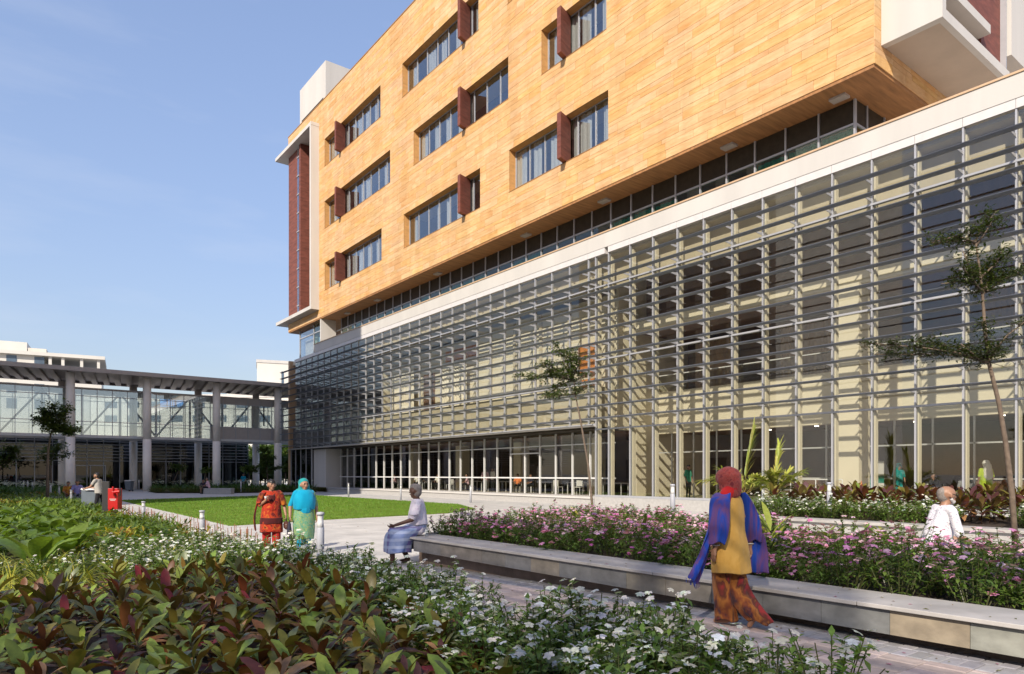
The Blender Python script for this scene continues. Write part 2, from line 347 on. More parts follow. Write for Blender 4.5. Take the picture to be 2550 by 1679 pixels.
# windows with angled red shutters
def curtain(mb, x, ya, yb, z0, z1, m=0):
    n = max(4, int(abs(yb-ya)/0.09)); ys = np.linspace(ya, yb, n+1); o = len(mb.v)
    for i, y in enumerate(ys):
        dx = 0.045*math.sin(i*1.7)+0.02*math.sin(i*0.6)
        mb.v += [(x+dx, y, z0), (x+dx, y, z1)]
    for i in range(n): mb.f.append((o+2*i, o+2*i+2, o+2*i+3, o+2*i+1)); mb.m.append(m); mb.t.append(None)
XG = XF + RD - 0.06
for wi, (yf, yn, z0, z1, ys, col) in enumerate(WIN):
    fr = MB(); fw = 0.06
    for a, b in ((z0, z0+fw), (z1-fw, z1)): fr.box(XG-0.03, XG+0.05, yn+0.01, yf-0.01, a+0.004, b-0.004)
    npan = max(3, round((yf-yn)/1.47)); e = np.linspace(yn, yf, npan+1)
    for i in range(npan+1):
        y = min(max(e[i], yn+0.04), yf-0.04); fr.box(XG-0.035, XG+0.055, y-0.03, y+0.03, z0+fw, z1-fw)
    w = part('window', fr, mt['alu'])
    for i in range(npan):
        g = MB().box(XG, XG+0.012, e[i]+0.035, e[i+1]-0.035, z0+fw, z1-fw); part('pane', g, mt['gwin'], w)
    cu = MB()
    rr = random.Random(wi*5+3)
    for i in range(npan):
        r = rr.random()
        if r < 0.85:
            a = e[i] + (0.05 if rr.random() < .5 else 0.45); curtain(cu, XG+0.14, a, a+rr.uniform(0.45, 1.0), z0+0.05, z1-0.05)
    if cu.f: part('curtain', cu, mt['curtain'], w)
    rm = MB(); rm.box(XG+0.2, XF+2.15, yn-0.3, yf+0.3, z1+0.02, z1+0.06); rm.box(XG+0.2, XF+2.15, yn-0.3, yf+0.3, z0-0.1, z0-0.02); part('room_lining', rm, mt['creamdk'], w)
    sl_ = MB(); sl_.box(XF-0.02, XF+RD-0.1, yn-0.02, yf+0.02, z0-0.045, z0-0.004); part('sill', sl_, mt['joint'], w)
    # shutter: outer end stands proud of the facade, inner end touches the glass
    sh = MB(); nn = 4; hh = (z1-z0-0.04)/nn
    for k in range(nn):
        a, b = z0+0.01+k*hh+0.006, z0+0.01+(k+1)*hh-0.006
        quad = [(XF-0.58, ys-0.31), (XG-0.05, ys+0.03), (XG-0.05, ys+0.34), (XF-0.58, ys)]
        sh.prism(quad, a, b)
    q = [(XF-0.56, ys-0.28), (XG-0.06, ys+0.06), (XG-0.06, ys+0.31), (XF-0.56, ys-0.03)]; sh.prism(q, z0+0.02, z1-0.04)
    part('shutter', sh, mt['red'])
# corner frame with red panels at the far end
fx = MB()
fx.box(24.6, 27.6, 62.78, 72.6, 34.22, 34.54); fx.box(24.6, 27.6, 62.78, 72.4, 17.06, 17.38)
fx.box(24.6, XF+0.35, 62.80, 63.12, 17.38, 34.22); part('white_frame', fx, mt['white'])
def stack(name, x0, x1, y0, y1, z0, z1, h):
    n = round((z1-z0)/h); h = (z1-z0)/n
    for k in range(n): part(name, MB().box(x0, x1, y0, y1, z0+k*h+0.006, z0+(k+1)*h-0.006), mt['red'])
stack('red_panel', 25.2, 26.9, 67.0, 67.42, 17.38, 34.22, 0.95)
stack('red_panel', 25.42, 27.0, 68.35, 70.9, 17.38, 34.22, 0.95)
rw = MB(); rw.box(26.6, 27.6, 62.9, 70.9, 17.38, 34.22); part('recess_wall', rw, mt['brown'])
gs = MB(); gs.box(25.36, 25.38, 67.44, 68.33, 17.4, 34.2); part('strip_pane', gs, mt['gwin'])
gt = MB()
for k in range(9): gt.box(25.30, 25.40, 67.43, 68.34, 18.4+k*1.85, 18.5+k*1.85)
part('strip_transom', gt, mt['alu'])
# rooftop plant room
p0, p1 = PX(747, 225, 28.0), PX(811, 150, 28.0)
rf = MB(); rf.box(28.0, 36.5, p1.y, p0.y, ZT, p1.z); part('plant_room', rf, mt['white'])
rg = MB(); rg.box(27.97, 27.999, p1.y+0.6, p0.y-0.6, p1.z-3.65, p1.z-3.55); part('plant_room_groove', rg, mt['dark'])
# white box hung on the near end
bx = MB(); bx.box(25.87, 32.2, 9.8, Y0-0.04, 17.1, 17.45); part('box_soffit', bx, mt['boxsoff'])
bx = MB(); bx.box(25.85, 26.15, 9.78, Y0-0.04, 17.08, 25.5); part('box_front', bx, mt['white'])
bx = MB(); bx.box(26.15, 32.2, 9.78, 9.98, 17.08, 17.44); part('box_edge', bx, mt['white'])
bx = MB(); bx.box(26.15, 32.2, 11.2, 11.7, 17.45, 25.5); part('box_inner', bx, mt['whitesoff'])
bx = MB(); bx.box(26.15, 30.2, 9.78, 11.19, 18.17, 18.50); part('upper_parapet', bx, mt['white'])
bx = MB(); bx.box(28.6, 32.2, 10.1, 11.19, 18.502, 26); bx.box(30.21, 32.2, 10.1, 11.19, 17.452, 18.50); part('red_wall', bx, mt['red'])
bx = MB(); bx.box(32.2, 32.27, 9.9, 10.1, 17.5, 26); part('trim', bx, mt['alu'])
bx = MB(); bx.box(32.4, 42, 9.78, 13.0, 18.2, 28); part('far_white_volume', bx, mt['white'])

# ---------------------------------------------------------------- clerestory behind the parapet
XC = 27.0; YC0 = 13.3
cl = MB(); ys_ = np.arange(YC0, 62.6, 1.455)
cl.box(XC-0.04, XC+0.06, YC0, 62.6, 15.18, 15.26); cl.box(XC-0.04, XC+0.06, YC0, 62.6, 13.95, 14.05)
cf = part('clerestory_frame', cl, mt['alu'])
for y in ys_: part('mullion', MB().box(XC-0.06, XC+0.07, y-0.035, y+0.035, 13.98, ZB-0.12), mt['alu'])
for i, y in enumerate(ys_[:-1]):
    part('pane', MB().box(XC, XC+0.012, y+0.04, y+1.415, 14.06, 15.17), mt['gcler'], cf)
    part('spandrel_panel', MB().box(XC+0.005, XC+0.03, y+0.04, y+1.415, 15.27, ZB-0.125), mt['dkpanel'], cf)
for x in np.arange(XC+0.9, 33, 1.455):
    part('mullion', MB().box(x-0.035, x+0.035, YC0-0.06, YC0+0.07, 13.98, ZB-0.12), mt['alu'])
part('return_panel', MB().box(XC+0.04, 40, YC0, YC0+0.03, 15.27, ZB-0.125), mt['dkpanel'])
part('return_pane', MB().box(XC+0.04, 40, YC0, YC0+0.012, 14.06, 15.17), mt['gcler'])
part('return_transom', MB().box(XC+0.06, 40, YC0-0.04, YC0+0.06, 15.18, 15.26), mt['alu'])
cw = MB(); cw.box(XC+4.0, XC+4.2, YC0+0.2, 62, 13.9, ZB-0.15); part('clerestory_back_wall', cw, mt['creamdk'])
rr = random.Random(4)
for i, y in enumerate(ys_[:-1]):
    if rr.random() < 0.72:
        q = MB(); curtain(q, XC+0.14, y+0.08, y+1.38, 13.98, 15.16-rr.uniform(0, .1)); part('green_curtain', q, mt['curtaingreen'], cf)
for px in (1505, 1090, 1815, 1310, 940, 865, 2090):
    y = PX(px, 600, 26.4).y; part('soffit_light_box', MB().box(26.2, 26.6, y-0.32, y+0.32, ZB-0.21, ZB-0.122), mt['roofmetal'])
part('end_wall', MB().box(XF+0.06, XC-0.06, 62.5, 62.72, 13.98, ZB-0.122), mt['white'])
# far corner bay
part('bay_pane', MB().box(26.0, 26.02, 65.6, 69.2, 13.1, ZB-0.13), mt['gwin']); part('bay_pane', MB().box(26.0, 26.02, 63.0, 65.5, 13.1, ZB-0.13), mt['gcler'])
part('bay_frame', MB().box(25.94, 26.08, 65.5, 65.6, 13.1, ZB-0.13).box(25.94, 26.08, 63.0, 69.2, 15.3, 15.4).box(25.94,26.08,69.2,69.3,13.1,ZB-0.13), mt['alu'])
part('bay_end_pane', MB().box(26.08, 28, 69.25, 69.27, 13.1, ZB-0.13), mt['gwin'])
q = MB(); curtain(q, 26.5, 65.7, 69.0, 13.2, 15.2); part('bay_curtain', q, mt['curtain'])
# parapet band
YB1 = 63.67
part('parapet_band', MB().box(XF-0.12, XF+0.35, 2.0, YB1, 13.16, 13.90), mt['white'])
part('parapet_coping', MB().box(XF-0.16, XF+0.40, 2.0, YB1+0.03, 13.902, 13.97), mt['cap'])
YM = [24.98 + 1.466*k for k in range(1, 31)]; YR = [25.91] + [24.98 - 1.4545*k for k in range(0, 16)]
for a, b in zip(YR[1:-1], YR[2:]): part('fascia_panel', MB().box(XF-0.10, XF+0.2, b+0.006, a-0.006, 12.86, 13.155), mt['greystrip'])
for a, b in zip([25.2]+YM[:-1], YM): part('fascia_panel', MB().box(XF-0.10, XF+0.2, a+0.006, b-0.006, 12.86, 13.155), mt['greystrip'])
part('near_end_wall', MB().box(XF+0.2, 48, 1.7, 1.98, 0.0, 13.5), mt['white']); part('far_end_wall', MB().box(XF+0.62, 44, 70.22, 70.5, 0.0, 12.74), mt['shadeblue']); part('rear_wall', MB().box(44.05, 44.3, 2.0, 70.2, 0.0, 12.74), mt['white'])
part('roof_slab', MB().box(XF+0.2, 48, 2.0, 70.2, 12.75, 13.15), mt['ceil'])
part('terrace', MB().box(XF+0.35, 48, 2.0, 63.6, 13.152, 13.6), mt['whitesoff'])
part('end_strip', MB().box(XF-0.15, XF+0.6, 70.22, 70.55, 0.0, 13.2), mt['cap'])

# ---------------------------------------------------------------- glass podium
XM = XF
def mull(x, y, z0, z1, w=0.055, d0=0.07, d1=0.06, m='alu'): part('mullion', MB().box(x-d0, x+d1, y-w/2, y+w/2, z0, z1), mt[m])
TR = [0.50, 3.93, 7.50, 11.25, 12.85]
for y in YR: mull(XF, y, 0.5, 12.86)
TL = [4.20, 6.35, 11.25, 12.85]
for y in YM[:-1]: mull(XF, y, 4.16, 12.86)
for z in TR[1:-1]: part('transom', MB().box(XF-0.08, XF+0.08, 2.0, 25.91, z-0.035, z+0.035), mt['alu'])
part('transom', MB().box(XF-0.1, XF+0.1, 2.0, 25.93, 0.46, 0.56), mt['alu'])
for z in (4.2, 6.35, 11.25): part('transom', MB().box(XF-0.08, XF+0.08, 25.91, 70.2, z-0.035, z+0.035), mt['alu'])
part('flashing', MB().box(XF-0.35, XF+0.1, 25.95, 70.2, 4.09, 4.155), mt['white'])
for a, b in zip(YR[:-1], YR[1:]):
    for z0, z1 in zip(TR[:-1], TR[1:]): part('pane', MB().box(XF-0.006, XF+0.006, b+0.03, a-0.03, z0+0.036, z1-0.036), mt['gfac'])
for a, b in zip([25.91]+YM[:-1], YM):
    for z0, z1 in zip(TL[:-1], TL[1:]): part('pane', MB().box(XF-0.006, XF+0.006, a+0.03, b-0.03, z0+0.036, z1-0.036), mt['gfac'])
# inner stiffening fins, cream painted
for y in YR: part('inner_fin', MB().box(XF+0.14, XF+0.34, y-0.045, y+0.045, 0.5, 12.7), mt['cream'])
# louvers: 13 blades along the whole front
XL = 24.72
br = MB()
for k in range(13):
    z = 12.03 - 0.633*k; q = MB(); n = 12; ring = []
    for j in range(n):
        a = 2*math.pi*j/n; ex, ez = 0.145*math.cos(a), 0.030*math.sin(a); c_, s_ = math.cos(-0.16), math.sin(-0.16)
        ring.append((XL+ex*c_-ez*s_, z+ex*s_+ez*c_))
    q.v = [(x, 2.0, zz) for x, zz in ring] + [(x, 71.2, zz) for x, zz in ring]
    q.f = [(j, (j+1)%n, n+(j+1)%n, n+j) for j in range(n)] + [tuple(range(n-1,-1,-1)), tuple(range(n,2*n))]; q.m = [0]*len(q.f); q.t = [None]*len(q.f)
    part('louver', q, mt['louver'], smooth=False)
    for y in YR + YM[:-1]:
        br.hexa([(XL+0.07,y-0.010,z-0.02),(XF-0.06,y-0.010,z-0.06),(XF-0.06,y+0.010,z-0.06),(XL+0.07,y+0.010,z-0.02)],
                [(XL+0.07,y-0.010,z+0.02),(XF-0.06,y-0.010,z+0.06),(XF-0.06,y+0.010,z+0.06),(XL+0.07,y+0.010,z+0.02)])
part('louver_bracket', br, mt['alu'], kind='stuff')
# plinth, sill, ground floor recess
part('plinth', MB().box(XF-0.15, XF+1.6, 25.92, 62.5, 0, 0.34), mt['plinth']); part('plinth', MB().box(XF-0.12, XF+1.0, 2.0, 25.90, 0, 0.455), mt['plinth'])
part('sill_ledge', MB().box(XF-0.22, XF+1.46, 25.93, 53.0, 0.342, 0.44), mt['white'])
part('sill_ledge', MB().box(XF-0.22, XF+1.46, 53.01, 62.4, 0.342, 0.43), mt['plinth'])
XR = 26.9
part('recess_soffit', MB().box(XF+0.1, XR+0.2, 25.95, 70.0, 3.98, 4.09), mt['dkpanel'])
gm = [XR/ (ST+(px-CX)/F*CT)*(CT-(px-CX)/F*ST) for px in (1471,1021)]; sp = (gm[1]-gm[0])/14; YG = [gm[0]+sp*k for k in range(-1, 24)]
for y in YG:
    if 26 < y < 61.5: mull(XR, y, 0.42, 3.98, 0.055, 0.08, 0.05, 'steel')
for z, h in ((1.40, 0.04), (3.30, 0.03)): part('transom', MB().box(XR-0.06, XR+0.05, 26.0, 61.5, z-h, z+h), mt['steel'])
part('door_head', MB().box(XR-0.10, XR+0.06, YG[4]+.03, YG[6]-.03, 2.86, 2.93), mt['steel'])
for a, b in zip(YG[:-1], YG[1:]):
    if a > 25.5 and b < 61.6:
        for z0, z1 in ((0.44, 1.36), (1.44, 3.27), (3.33, 3.98)): part('pane', MB().box(XR-0.005, XR+0.005, a+0.035, b-0.035, z0, z1), mt['gfac'])
part('white_pier', MB().box(XF+0.15, XR+0.3, 61.6, 64.5, 0, 4.05), mt['white'])
part('corner_pane', MB().box(XF+0.0, XF+0.012, 64.6, 70.1, 0.3, 4.1), mt['gdark'])
for y in (64.6, 66.0, 67.4, 68.8, 70.1): mull(XF, y, 0.2, 4.1)
# interior: floors, ceilings, walls
part('ground_floor', MB().box(XF+0.15, 44, 2.0, 70, 0.30, 0.40), mt['floorin'])
part('hall_back_wall', MB().box(35.0, 35.2, 2.0, 26.2, 0.4, 4.1), mt['deepbrown'])
part('hall_bulkhead', MB().box(30.0, 30.4, 2.0, 26.2, 3.85, 6.15), mt['cream'])
part('hall_ceiling', MB().box(30.4, 37, 2.0, 26.2, 3.95, 4.1), mt['brown'])
part('gallery_back_wall', MB().box(33.0, 33.2, 2.0, 26.2, 6.15, 9.3), mt['brown'])
part('gallery_floor', MB().box(30.4, 36, 2.0, 26.2, 6.0, 6.15), mt['brownlt'])
part('gallery_ceiling', MB().box(28.4, 36, 2.0, 26.2, 9.30, 9.42), mt['brown'])
part('gallery_slab_edge', MB().box(27.6, 28.4, 2.0, 26.0, 9.15, 9.75), mt['cream'])
part('upper_wall', MB().box(29.4, 29.6, 2.0, 26.2, 9.75, 12.7), mt['brown'])
part('blind', MB().box(26.15, 26.2, 2.0, 54.0, 11.35, 12.72), mt['creamdk']); part('blind', MB().box(26.15, 26.2, 54.02, 70.0, 11.35, 12.72), mt['shadeblue'])  # far stretch coloured darker for the shade there
for y in (13.9,): part('hall_column', MB().box(27.4, 28.3, y-0.55, y+0.55, 0.4, 9.15), mt['cream'])
q = MB()
for y in np.arange(3, 25.5, 1.455): q.box(30.05, 30.12, y-0.03, y+0.03, 0.4, 3.85)
q.box(30.05, 30.11, 2.5, 25.9, 2.78, 2.84); part('partition_frame', q, mt['steel'])
for a, b in ((8.2, 10.6), (15.2, 19.4), (22.2, 24.6)):
    q = MB(); curtain(q, 31.8, a, b, 6.2, 8.9); part('gallery_curtain', q, mt['brownlt'])
part('gallery_rail', MB().box(30.1, 30.14, 2, 26, 7.05, 7.1), mt['steel']); part('gallery_rail_pane', MB().box(30.11, 30.12, 2, 26, 6.2, 7.04), mt['gfac'])
part('cross_wall', MB().box(27.2, 37, 26.05, 26.25, 4.0, 12.7), mt['cream']); part('cross_wall', MB().box(28.6, 37, 26.05, 26.25, 0.4, 4.0), mt['cream'])
part('first_floor', MB().box(XF+0.15, 44, 26.25, 54, 4.10, 6.25), mt['creamdk']); part('first_floor', MB().box(XF+0.15, 44, 54.01, 70, 4.10, 6.25), mt['shadeblue'])  # beyond the split the shade is put into the colour
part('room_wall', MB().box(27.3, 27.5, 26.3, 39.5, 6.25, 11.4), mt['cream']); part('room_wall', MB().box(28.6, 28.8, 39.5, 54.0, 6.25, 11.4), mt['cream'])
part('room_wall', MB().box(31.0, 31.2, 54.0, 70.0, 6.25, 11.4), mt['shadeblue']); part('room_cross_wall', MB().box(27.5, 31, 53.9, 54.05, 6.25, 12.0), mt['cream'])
part('room_ceiling', MB().box(XF+0.2, 32, 26.3, 70, 11.8, 11.9), mt['ceil'])
part('orange_board', MB().box(27.0, 27.28, 27.6, 29.0, 7.3, 8.8).box(26.9, 27.2, 27.6, 28.6, 6.3, 6.9), mt['orange'])
part('brown_door', MB().box(28.5, 28.59, 47.2, 48.8, 6.3, 9.6), mt['brown']); part('timber_frame', MB().box(28.5, 28.59, 41.0, 45.5, 10.2, 11.0), mt['orange'])
q = MB(); curtain(q, 28.0, 49.5, 53.5, 6.3, 10.5); curtain(q, 28.1, 42, 45.5, 6.3, 9.6); part('room_curtain', q, mt['curtain'])
q = MB()
for y in np.arange(30, 39, 2.6): q.box(27.2, 27.29, y-0.12, y+0.12, 6.3, 11.3)
part('wall_pilaster', q, mt['creamdk'])
part('lobby_back_wall', MB().box(34.0, 34.2, 26.3, 70, 0.4, 3.9), mt['deepbrown']); part('lobby_ceiling', MB().box(XR+0.2, 36, 26.3, 70, 3.86, 3.96), mt['brown'])
for y in (31, 38.5, 46, 53.5): part('lobby_column', MB().box(30.0, 30.8, y-0.4, y+0.4, 0.4, 3.86), mt['cream'])
tables = []
for i, y in enumerate((28.5, 31.6, 35.2, 38.8, 42.4, 46.0, 49.5)):
    t_ = thing('cafe_table', 'pale four-legged table behind the ground floor glazing', 'table', (29.5, y, 0.40), 0, 'tables in the ground floor hall')
    MB().box(-0.35, 0.35, -0.8, 0.8, 0.68, 0.72).build('tabletop', mt['white'], t_, world=False)
    for sx in (-1, 1):
        for sy in (-1, 1): MB().box(sx*0.3-0.025, sx*0.3+0.025, sy*0.72-0.025, sy*0.72+0.025, 0, 0.68).build('leg', mt['steel'], t_, world=False)

# ================================================================ WINGS OUTSIDE THE FRAME (they shade the forecourt)
def wing(name, label, x0, x1, y0, y1, h, mat, wx=None):
    o = thing(name, label, 'building', ((x0+x1)/2, (y0+y1)/2, 0))
    MB().box(x0, x1, y0, y1, 0, h).build('wall', mat, o)
    k = 0; z = 1.2
    while z < h - 3:
        y = y0 + 1.5
        while y < y1 - 3:
            f = MB().box(x1-0.02, x1+0.05, y, y+2.0, z, z+2.0).build('window', mt['bldgdark'], o); y += 3.6
        z += 4.2
    return o
wingA = wing('hospital_wing', 'tall plain rendered hospital wing left of the covered walkway', -30, -5.2, 34.6, 60, 37.4, mt['bldgwhite'])
wingB = thing('rear_hospital_wing', 'plain rendered hospital wing behind the viewer with a boarded sun screen', 'building', (-26, -20, 0))
MB().box(-40, -12, -42, 0.0, 0, 6.6).build('wall', mt['bldgwhite'], wingB); MB().box(-40, -16, -42, 0.0, 6.6, 9.0).build('upper_wall', mt['bldgwhite'], wingB)
for z in np.arange(6.75, 15.7, 0.30):                    # added screen of boards, unseen, invented to half-light the near beds
    if 13.35 < z < 15.0: MB().box(-12.06, -12.0, -42, -10.0, z, z+0.165).build('sun_filter_board', mt['bldgwhite'], wingB); MB().box(-12.06, -12.0, -8.3, 0, z, z+0.165).build('sun_filter_board', mt['bldgwhite'], wingB)  # gap left in the added boards so a sun patch reaches the bench
    else: MB().box(-12.06, -12.0, -42, 0, z, z+0.165).build('sun_filter_board', mt['bldgwhite'], wingB)
for y in np.arange(-42, 0.1, 6.0): MB().box(-12.4, -12.07, y-0.12, y+0.12, 6.6, 16.0).build('sun_filter_post', mt['steel'], wingB)
MB().box(-12.4, -12.0, -42, 0.12, 15.75, 16.0).build('sun_filter_head', mt['steel'], wingB)
for z in (0.9, 4.0):
    for y in np.arange(-40, -2, 3.6): MB().box(-12.02, -11.95, y, y+2.0, z, z+2.0).build('window', mt['bldgdark'], wingB)

# ================================================================ COVERED WALKWAY
WK = thing('covered_walkway', 'flat taupe canopy on tall round grey columns crossing the far end of the lawn', 'walkway', (10, 79, 0))
q = MB(); q.box(-22, 31.0, 73.6, 73.9, 10.95, 11.32); q.box(-22, 31, 83.5, 83.8, 10.95, 11.32); q.box(-22, 31, 73.9, 83.5, 11.2, 11.32)
q.build('roof', mt['roofmetal'], WK)
x = -21.5
while x < 30.8:                                        # slanting soffit blades with gaps of light between them
    MB().hexa([(x,73.92,10.93),(x+0.5,73.92,10.93),(x+2.0,83.48,10.93),(x+1.5,83.48,10.93)],[(x,73.92,11.19),(x+0.5,73.92,11.19),(x+2.0,83.48,11.19),(x+1.5,83.48,11.19)]).build('soffit_blade', mt['roofmetal'], WK); x += 1.05
for v in (-12.35, -6.0, 0.35, 6.7, 13.0, 19.4, 25.7):
    for u, r in ((75.0, 0.38), (82.5, 0.38)):
        q = MB(); q.lathe([(r,0),(r,5.0)], (v,u,0), 24); q.lathe([(r-0.012,5.0),(r-0.012,10.93)], (v,u,0), 24)
        q.build('column', mt['concrete'], WK, True)
BR = thing('glass_bridge', 'glazed footbridge with steel trusses under the walkway canopy', 'bridge', (5, 79, 5.3))
XA, XE = -22.0, 31.0; ZB0, ZB1 = 5.25, 9.7
MB().box(XA, XE, 76.4, 81.5, 5.1, 5.35).build('floor', mt['steel'], BR); MB().box(XA, XE, 76.4, 81.5, 9.62, 9.8).build('roof', mt['roofmetal'], BR)
MB().box(19.2, XE, 76.36, 76.39, 5.35, 6.6).box(19.2, XE, 76.36, 76.39, 9.0, 9.62).build('grey_panel', mt['roofmetal'], BR)
vs = np.arange(XA+0.5, XE, 1.27)
q = MB()
for z in (6.6, 9.0): q.box(XA, XE, 76.33, 76.42, z-0.03, z+0.03); q.box(XA, XE, 81.45, 81.52, z-0.03, z+0.03)
q.build('transom', mt['alu'], BR)
for i, v in enumerate(vs[:-1]):
    if v > -8:
        MB().box(v-0.025, v+0.025, 76.30, 76.44, 5.35, 9.62).build('mullion', mt['alu'], BR)
        for a, b in ((5.36, 6.56), (6.64, 8.96), (9.04, 9.6)): MB().box(v+0.03, v+1.24, 76.37, 76.38, a, b).build('pane', mt['gbridge'], BR)
        MB().box(v-0.025, v+0.025, 81.44, 81.54, 5.35, 9.62).build('rear_mullion', mt['alu'], BR)
MB().box(XA, XE, 81.48, 81.49, 5.36, 9.6).build('rear_pane', mt['gfac'], BR)
k = 0
for v in np.arange(-8.0, 30, 3.17):
    a, b = ((v, 77.2, 5.4), (v+3.17, 77.2, 9.5)) if k % 2 else ((v, 77.2, 9.5), (v+3.17, 77.2, 5.4))
    MB().bar(a, b, 0.16, 0.16).build('truss_diagonal', mt['steel'], BR); MB().box(v-0.09, v+0.09, 77.1, 77.3, 5.35, 9.62).build('truss_post', mt['steel'], BR); k += 1
for v in np.arange(-7.0, 30, 6.34): MB().box(v-0.06, v+0.06, 76.5, 76.6, 6.9, 9.0).build('vent_frame', mt['black'], BR)
# lobby pavilion below the bridge
LB = thing('lobby_pavilion', 'dark glazed single-storey lobby with sun blades under the bridge', 'building', (0, 86, 0))
MB().box(-22, 25.3, 84.4, 98, 5.3, 5.6).build('roof', mt['roofmetal'], LB); MB().box(-22, 25.3, 84.6, 98, 0.0, 0.12).build('floor', mt['brown'], LB)
MB().box(-22, 25.3, 91.7, 92, 0.12, 5.3).build('back_wall', mt['dkpanel'], LB); MB().box(25.0, 25.3, 84.4, 97.7, 0.12, 5.3).build('side_wall', mt['gdark'], LB)
for v in np.arange(-9, 25, 1.5):
    MB().box(v-0.04, v+0.04, 84.3, 84.5, 0.1, 5.3).build('mullion', mt['alu'], LB); MB().box(v+0.05, v+1.45, 84.4, 84.42, 0.12, 5.28).build('pane', mt['gdark'], LB)
for k in range(7): MB().box(-22, 25.1, 83.9, 84.25, 3.0+0.34*k, 3.06+0.34*k).build('sun_blade', mt['alu'], LB)
MB().box(8.0, 10.6, 84.2, 84.28, 2.5, 2.6).box(10.6, 10.7, 84.2, 84.28, 0.12, 2.6).box(7.9, 8.0, 84.2, 84.28, 0.12, 2.6).box(9.26, 9.34, 84.2, 84.28, 0.12, 2.5).build('door_frame', mt['steel'], LB)

# ================================================================ BACKGROUND BUILDINGS
def block(name, label, corner, w, d, h, rz=0.0, rows=((3.0,1.6),), cols=(), win=(1.4,1.5), mat='bldgwhite', pick=None):
    o = thing(name, label, 'building', (corner[0], corner[1], 0), rz)
    MB().box(0, w, 0, d, 0, h).build('wall', mt[mat], o, world=False)
    MB().box(-0.15, w+0.15, -0.15, d+0.15, h-0.5, h+0.12).build('cornice', mt['white'], o, world=False)
    for z in rows:
        for cx_ in cols:
            MB().box(cx_, cx_+win[0], -0.06, 0.05, z, z+win[1]).build('window', mt['bldgdark'], o, world=False)
    return o
wb = PW(-160, 1182, 150); wb2 = PW(253, 1182, 165)
d_ = (wb2-wb); rzb = math.atan2(d_.y, d_.x); Lb = d_.length
bb = block('white_office_block', 'long white office block with flat canopy roof beyond the walkway, left', wb, Lb, 18, 26.2, rzb, (16.5, 20.0, 23.3), np.arange(2, Lb-3, 5.2), (1.9, 2.3))
MB().box(0, Lb*.62, .05, 17.9, 26.3, 28.7).build('upper_wall', mt['bldgwhite'], bb, world=False)
for x in np.arange(2, Lb*.6, 5.2): MB().box(x, x+1.9, -.04, .2, 26.5, 28.5).build('upper_window', mt['bldgdark'], bb, world=False)
MB().box(-5, Lb+0.7, -1.0, 17, 28.72, 29.5).build('canopy_roof', mt['bldgwhite'], bb, world=False)
for x in (0.66, 0.74, 0.86, 0.97): MB().box(Lb*x, Lb*x+0.6, -0.4, 0.2, 26.35, 28.7).build('canopy_post', mt['bldgwhite'], bb, world=False)
MB().box(-5, Lb*0.52, 2, 14, 29.52, 31.9).build('roof_house', mt['bldgwhite'], bb, world=False)
MB().box(Lb*0.525, Lb*0.64, 2, 14, 29.52, 30.7).build('roof_tank', mt['whitesoff'], bb, world=False)
a = PW(640, 1182, 150); 
b2 = block('white_corner_block', 'plain white block with one slot window between walkway canopy and glass podium', a, 9, 9, 26.3, -TH+0.35, (19.5,), (5.0,), (0.5, 4.6))
a = PW(565, 1182, 152); block('cream_low_block', 'low cream and yellow block behind the walkway canopy', a, 12, 9, 20.5, -TH+0.2, (), ())
a = PW(225, 1182, 140); b3 = block('white_low_building', 'low white building with blue screens seen above the glass bridge', a, 40, 12, 17.6, -TH, (12.2, 15.0), np.arange(3, 38, 4.4), (2.4, 1.3))
for i, px in enumerate((398, 418, 440)):
    p = (PW(px, 1182, 139.5)-Vector((a.x, a.y, 0))); p.rotate(Matrix.Rotation(TH, 4, 'Z')); MB().box(p.x, p.x+1.3, -0.5, -0.07, 15.2, 17.2).build('blue_screen', M('blue sheet', (0.02,0.22,0.62), 0.5) if i == 0 else bpy.data.materials['blue sheet'], b3, world=False)
# furnishings of the glass hall
def hall_item(name, mb, mats, label, cat, loc, rz=0, group=None):
    o = mb.build(name, mats, None, False, False); o.location = loc; o.rotation_euler = (0,0,rz); return tag(o, label, cat, group)
mt['tealprint'] = M('teal banner print', (0.02,0.22,0.18), 0.6, 0.1)
for i, (px, x, lab) in enumerate([(2175, 29.4, 'tall teal and white banner inside the glass behind the rear planter'), (1600, 29.6, 'teal standing banner far inside the glass hall, left')]):
    d = ray(px, 1182); k = x/d[0]; o = thing('banner_stand', lab, 'banner', (x, d[1]*k, 0.40))
    MB().box(-.02,.02,-.42,.42,.05,1.15).build('lower_panel', mt['tealprint'], o, world=False); MB().box(-.02,.02,-.42,.42,1.152,1.75).build('upper_panel', mt['white'], o, world=False); MB().box(-.15,.15,-.44,.44,0,.05).build('base', mt['steel'], o, world=False)
    MB().box(-.026,-.021,-.3,.3,.50,.58).box(-.026,-.021,-.3,.2,.40,.46).build('lettering', mt['white'], o, world=False)
for i, (y, lab) in enumerate([(16.5, 'long dark reception counter behind the glass hall, left'), (8.5, 'long dark reception counter behind the glass hall, right')]):
    o = thing('reception_counter', lab, 'counter', (31.4, y, 0.40)); MB().box(-.35,.35,-2.4,2.4,0,1.0).build('front', mt['brown'], o, world=False); MB().box(-.42,.42,-2.5,2.5,1.0,1.06).build('top', mt['white'], o, world=False)
rl = thing('steel_railing', 'slim steel handrail inside the glass near the beige column', 'railing', (27.0, 15.4, 0.40))
MB().tube([(0,-1.6,1.0),(0,1.6,1.0)], .025, 8).tube([(0,-1.6,.55),(0,1.6,.55)], .018, 8).build('rail', mt['steel'], rl, True, False)
for y in (-1.6, -.5, .6, 1.6): MB().tube([(0,y,0),(0,y,1.0)], .022, 8).build('post', mt['steel'], rl, True, False)
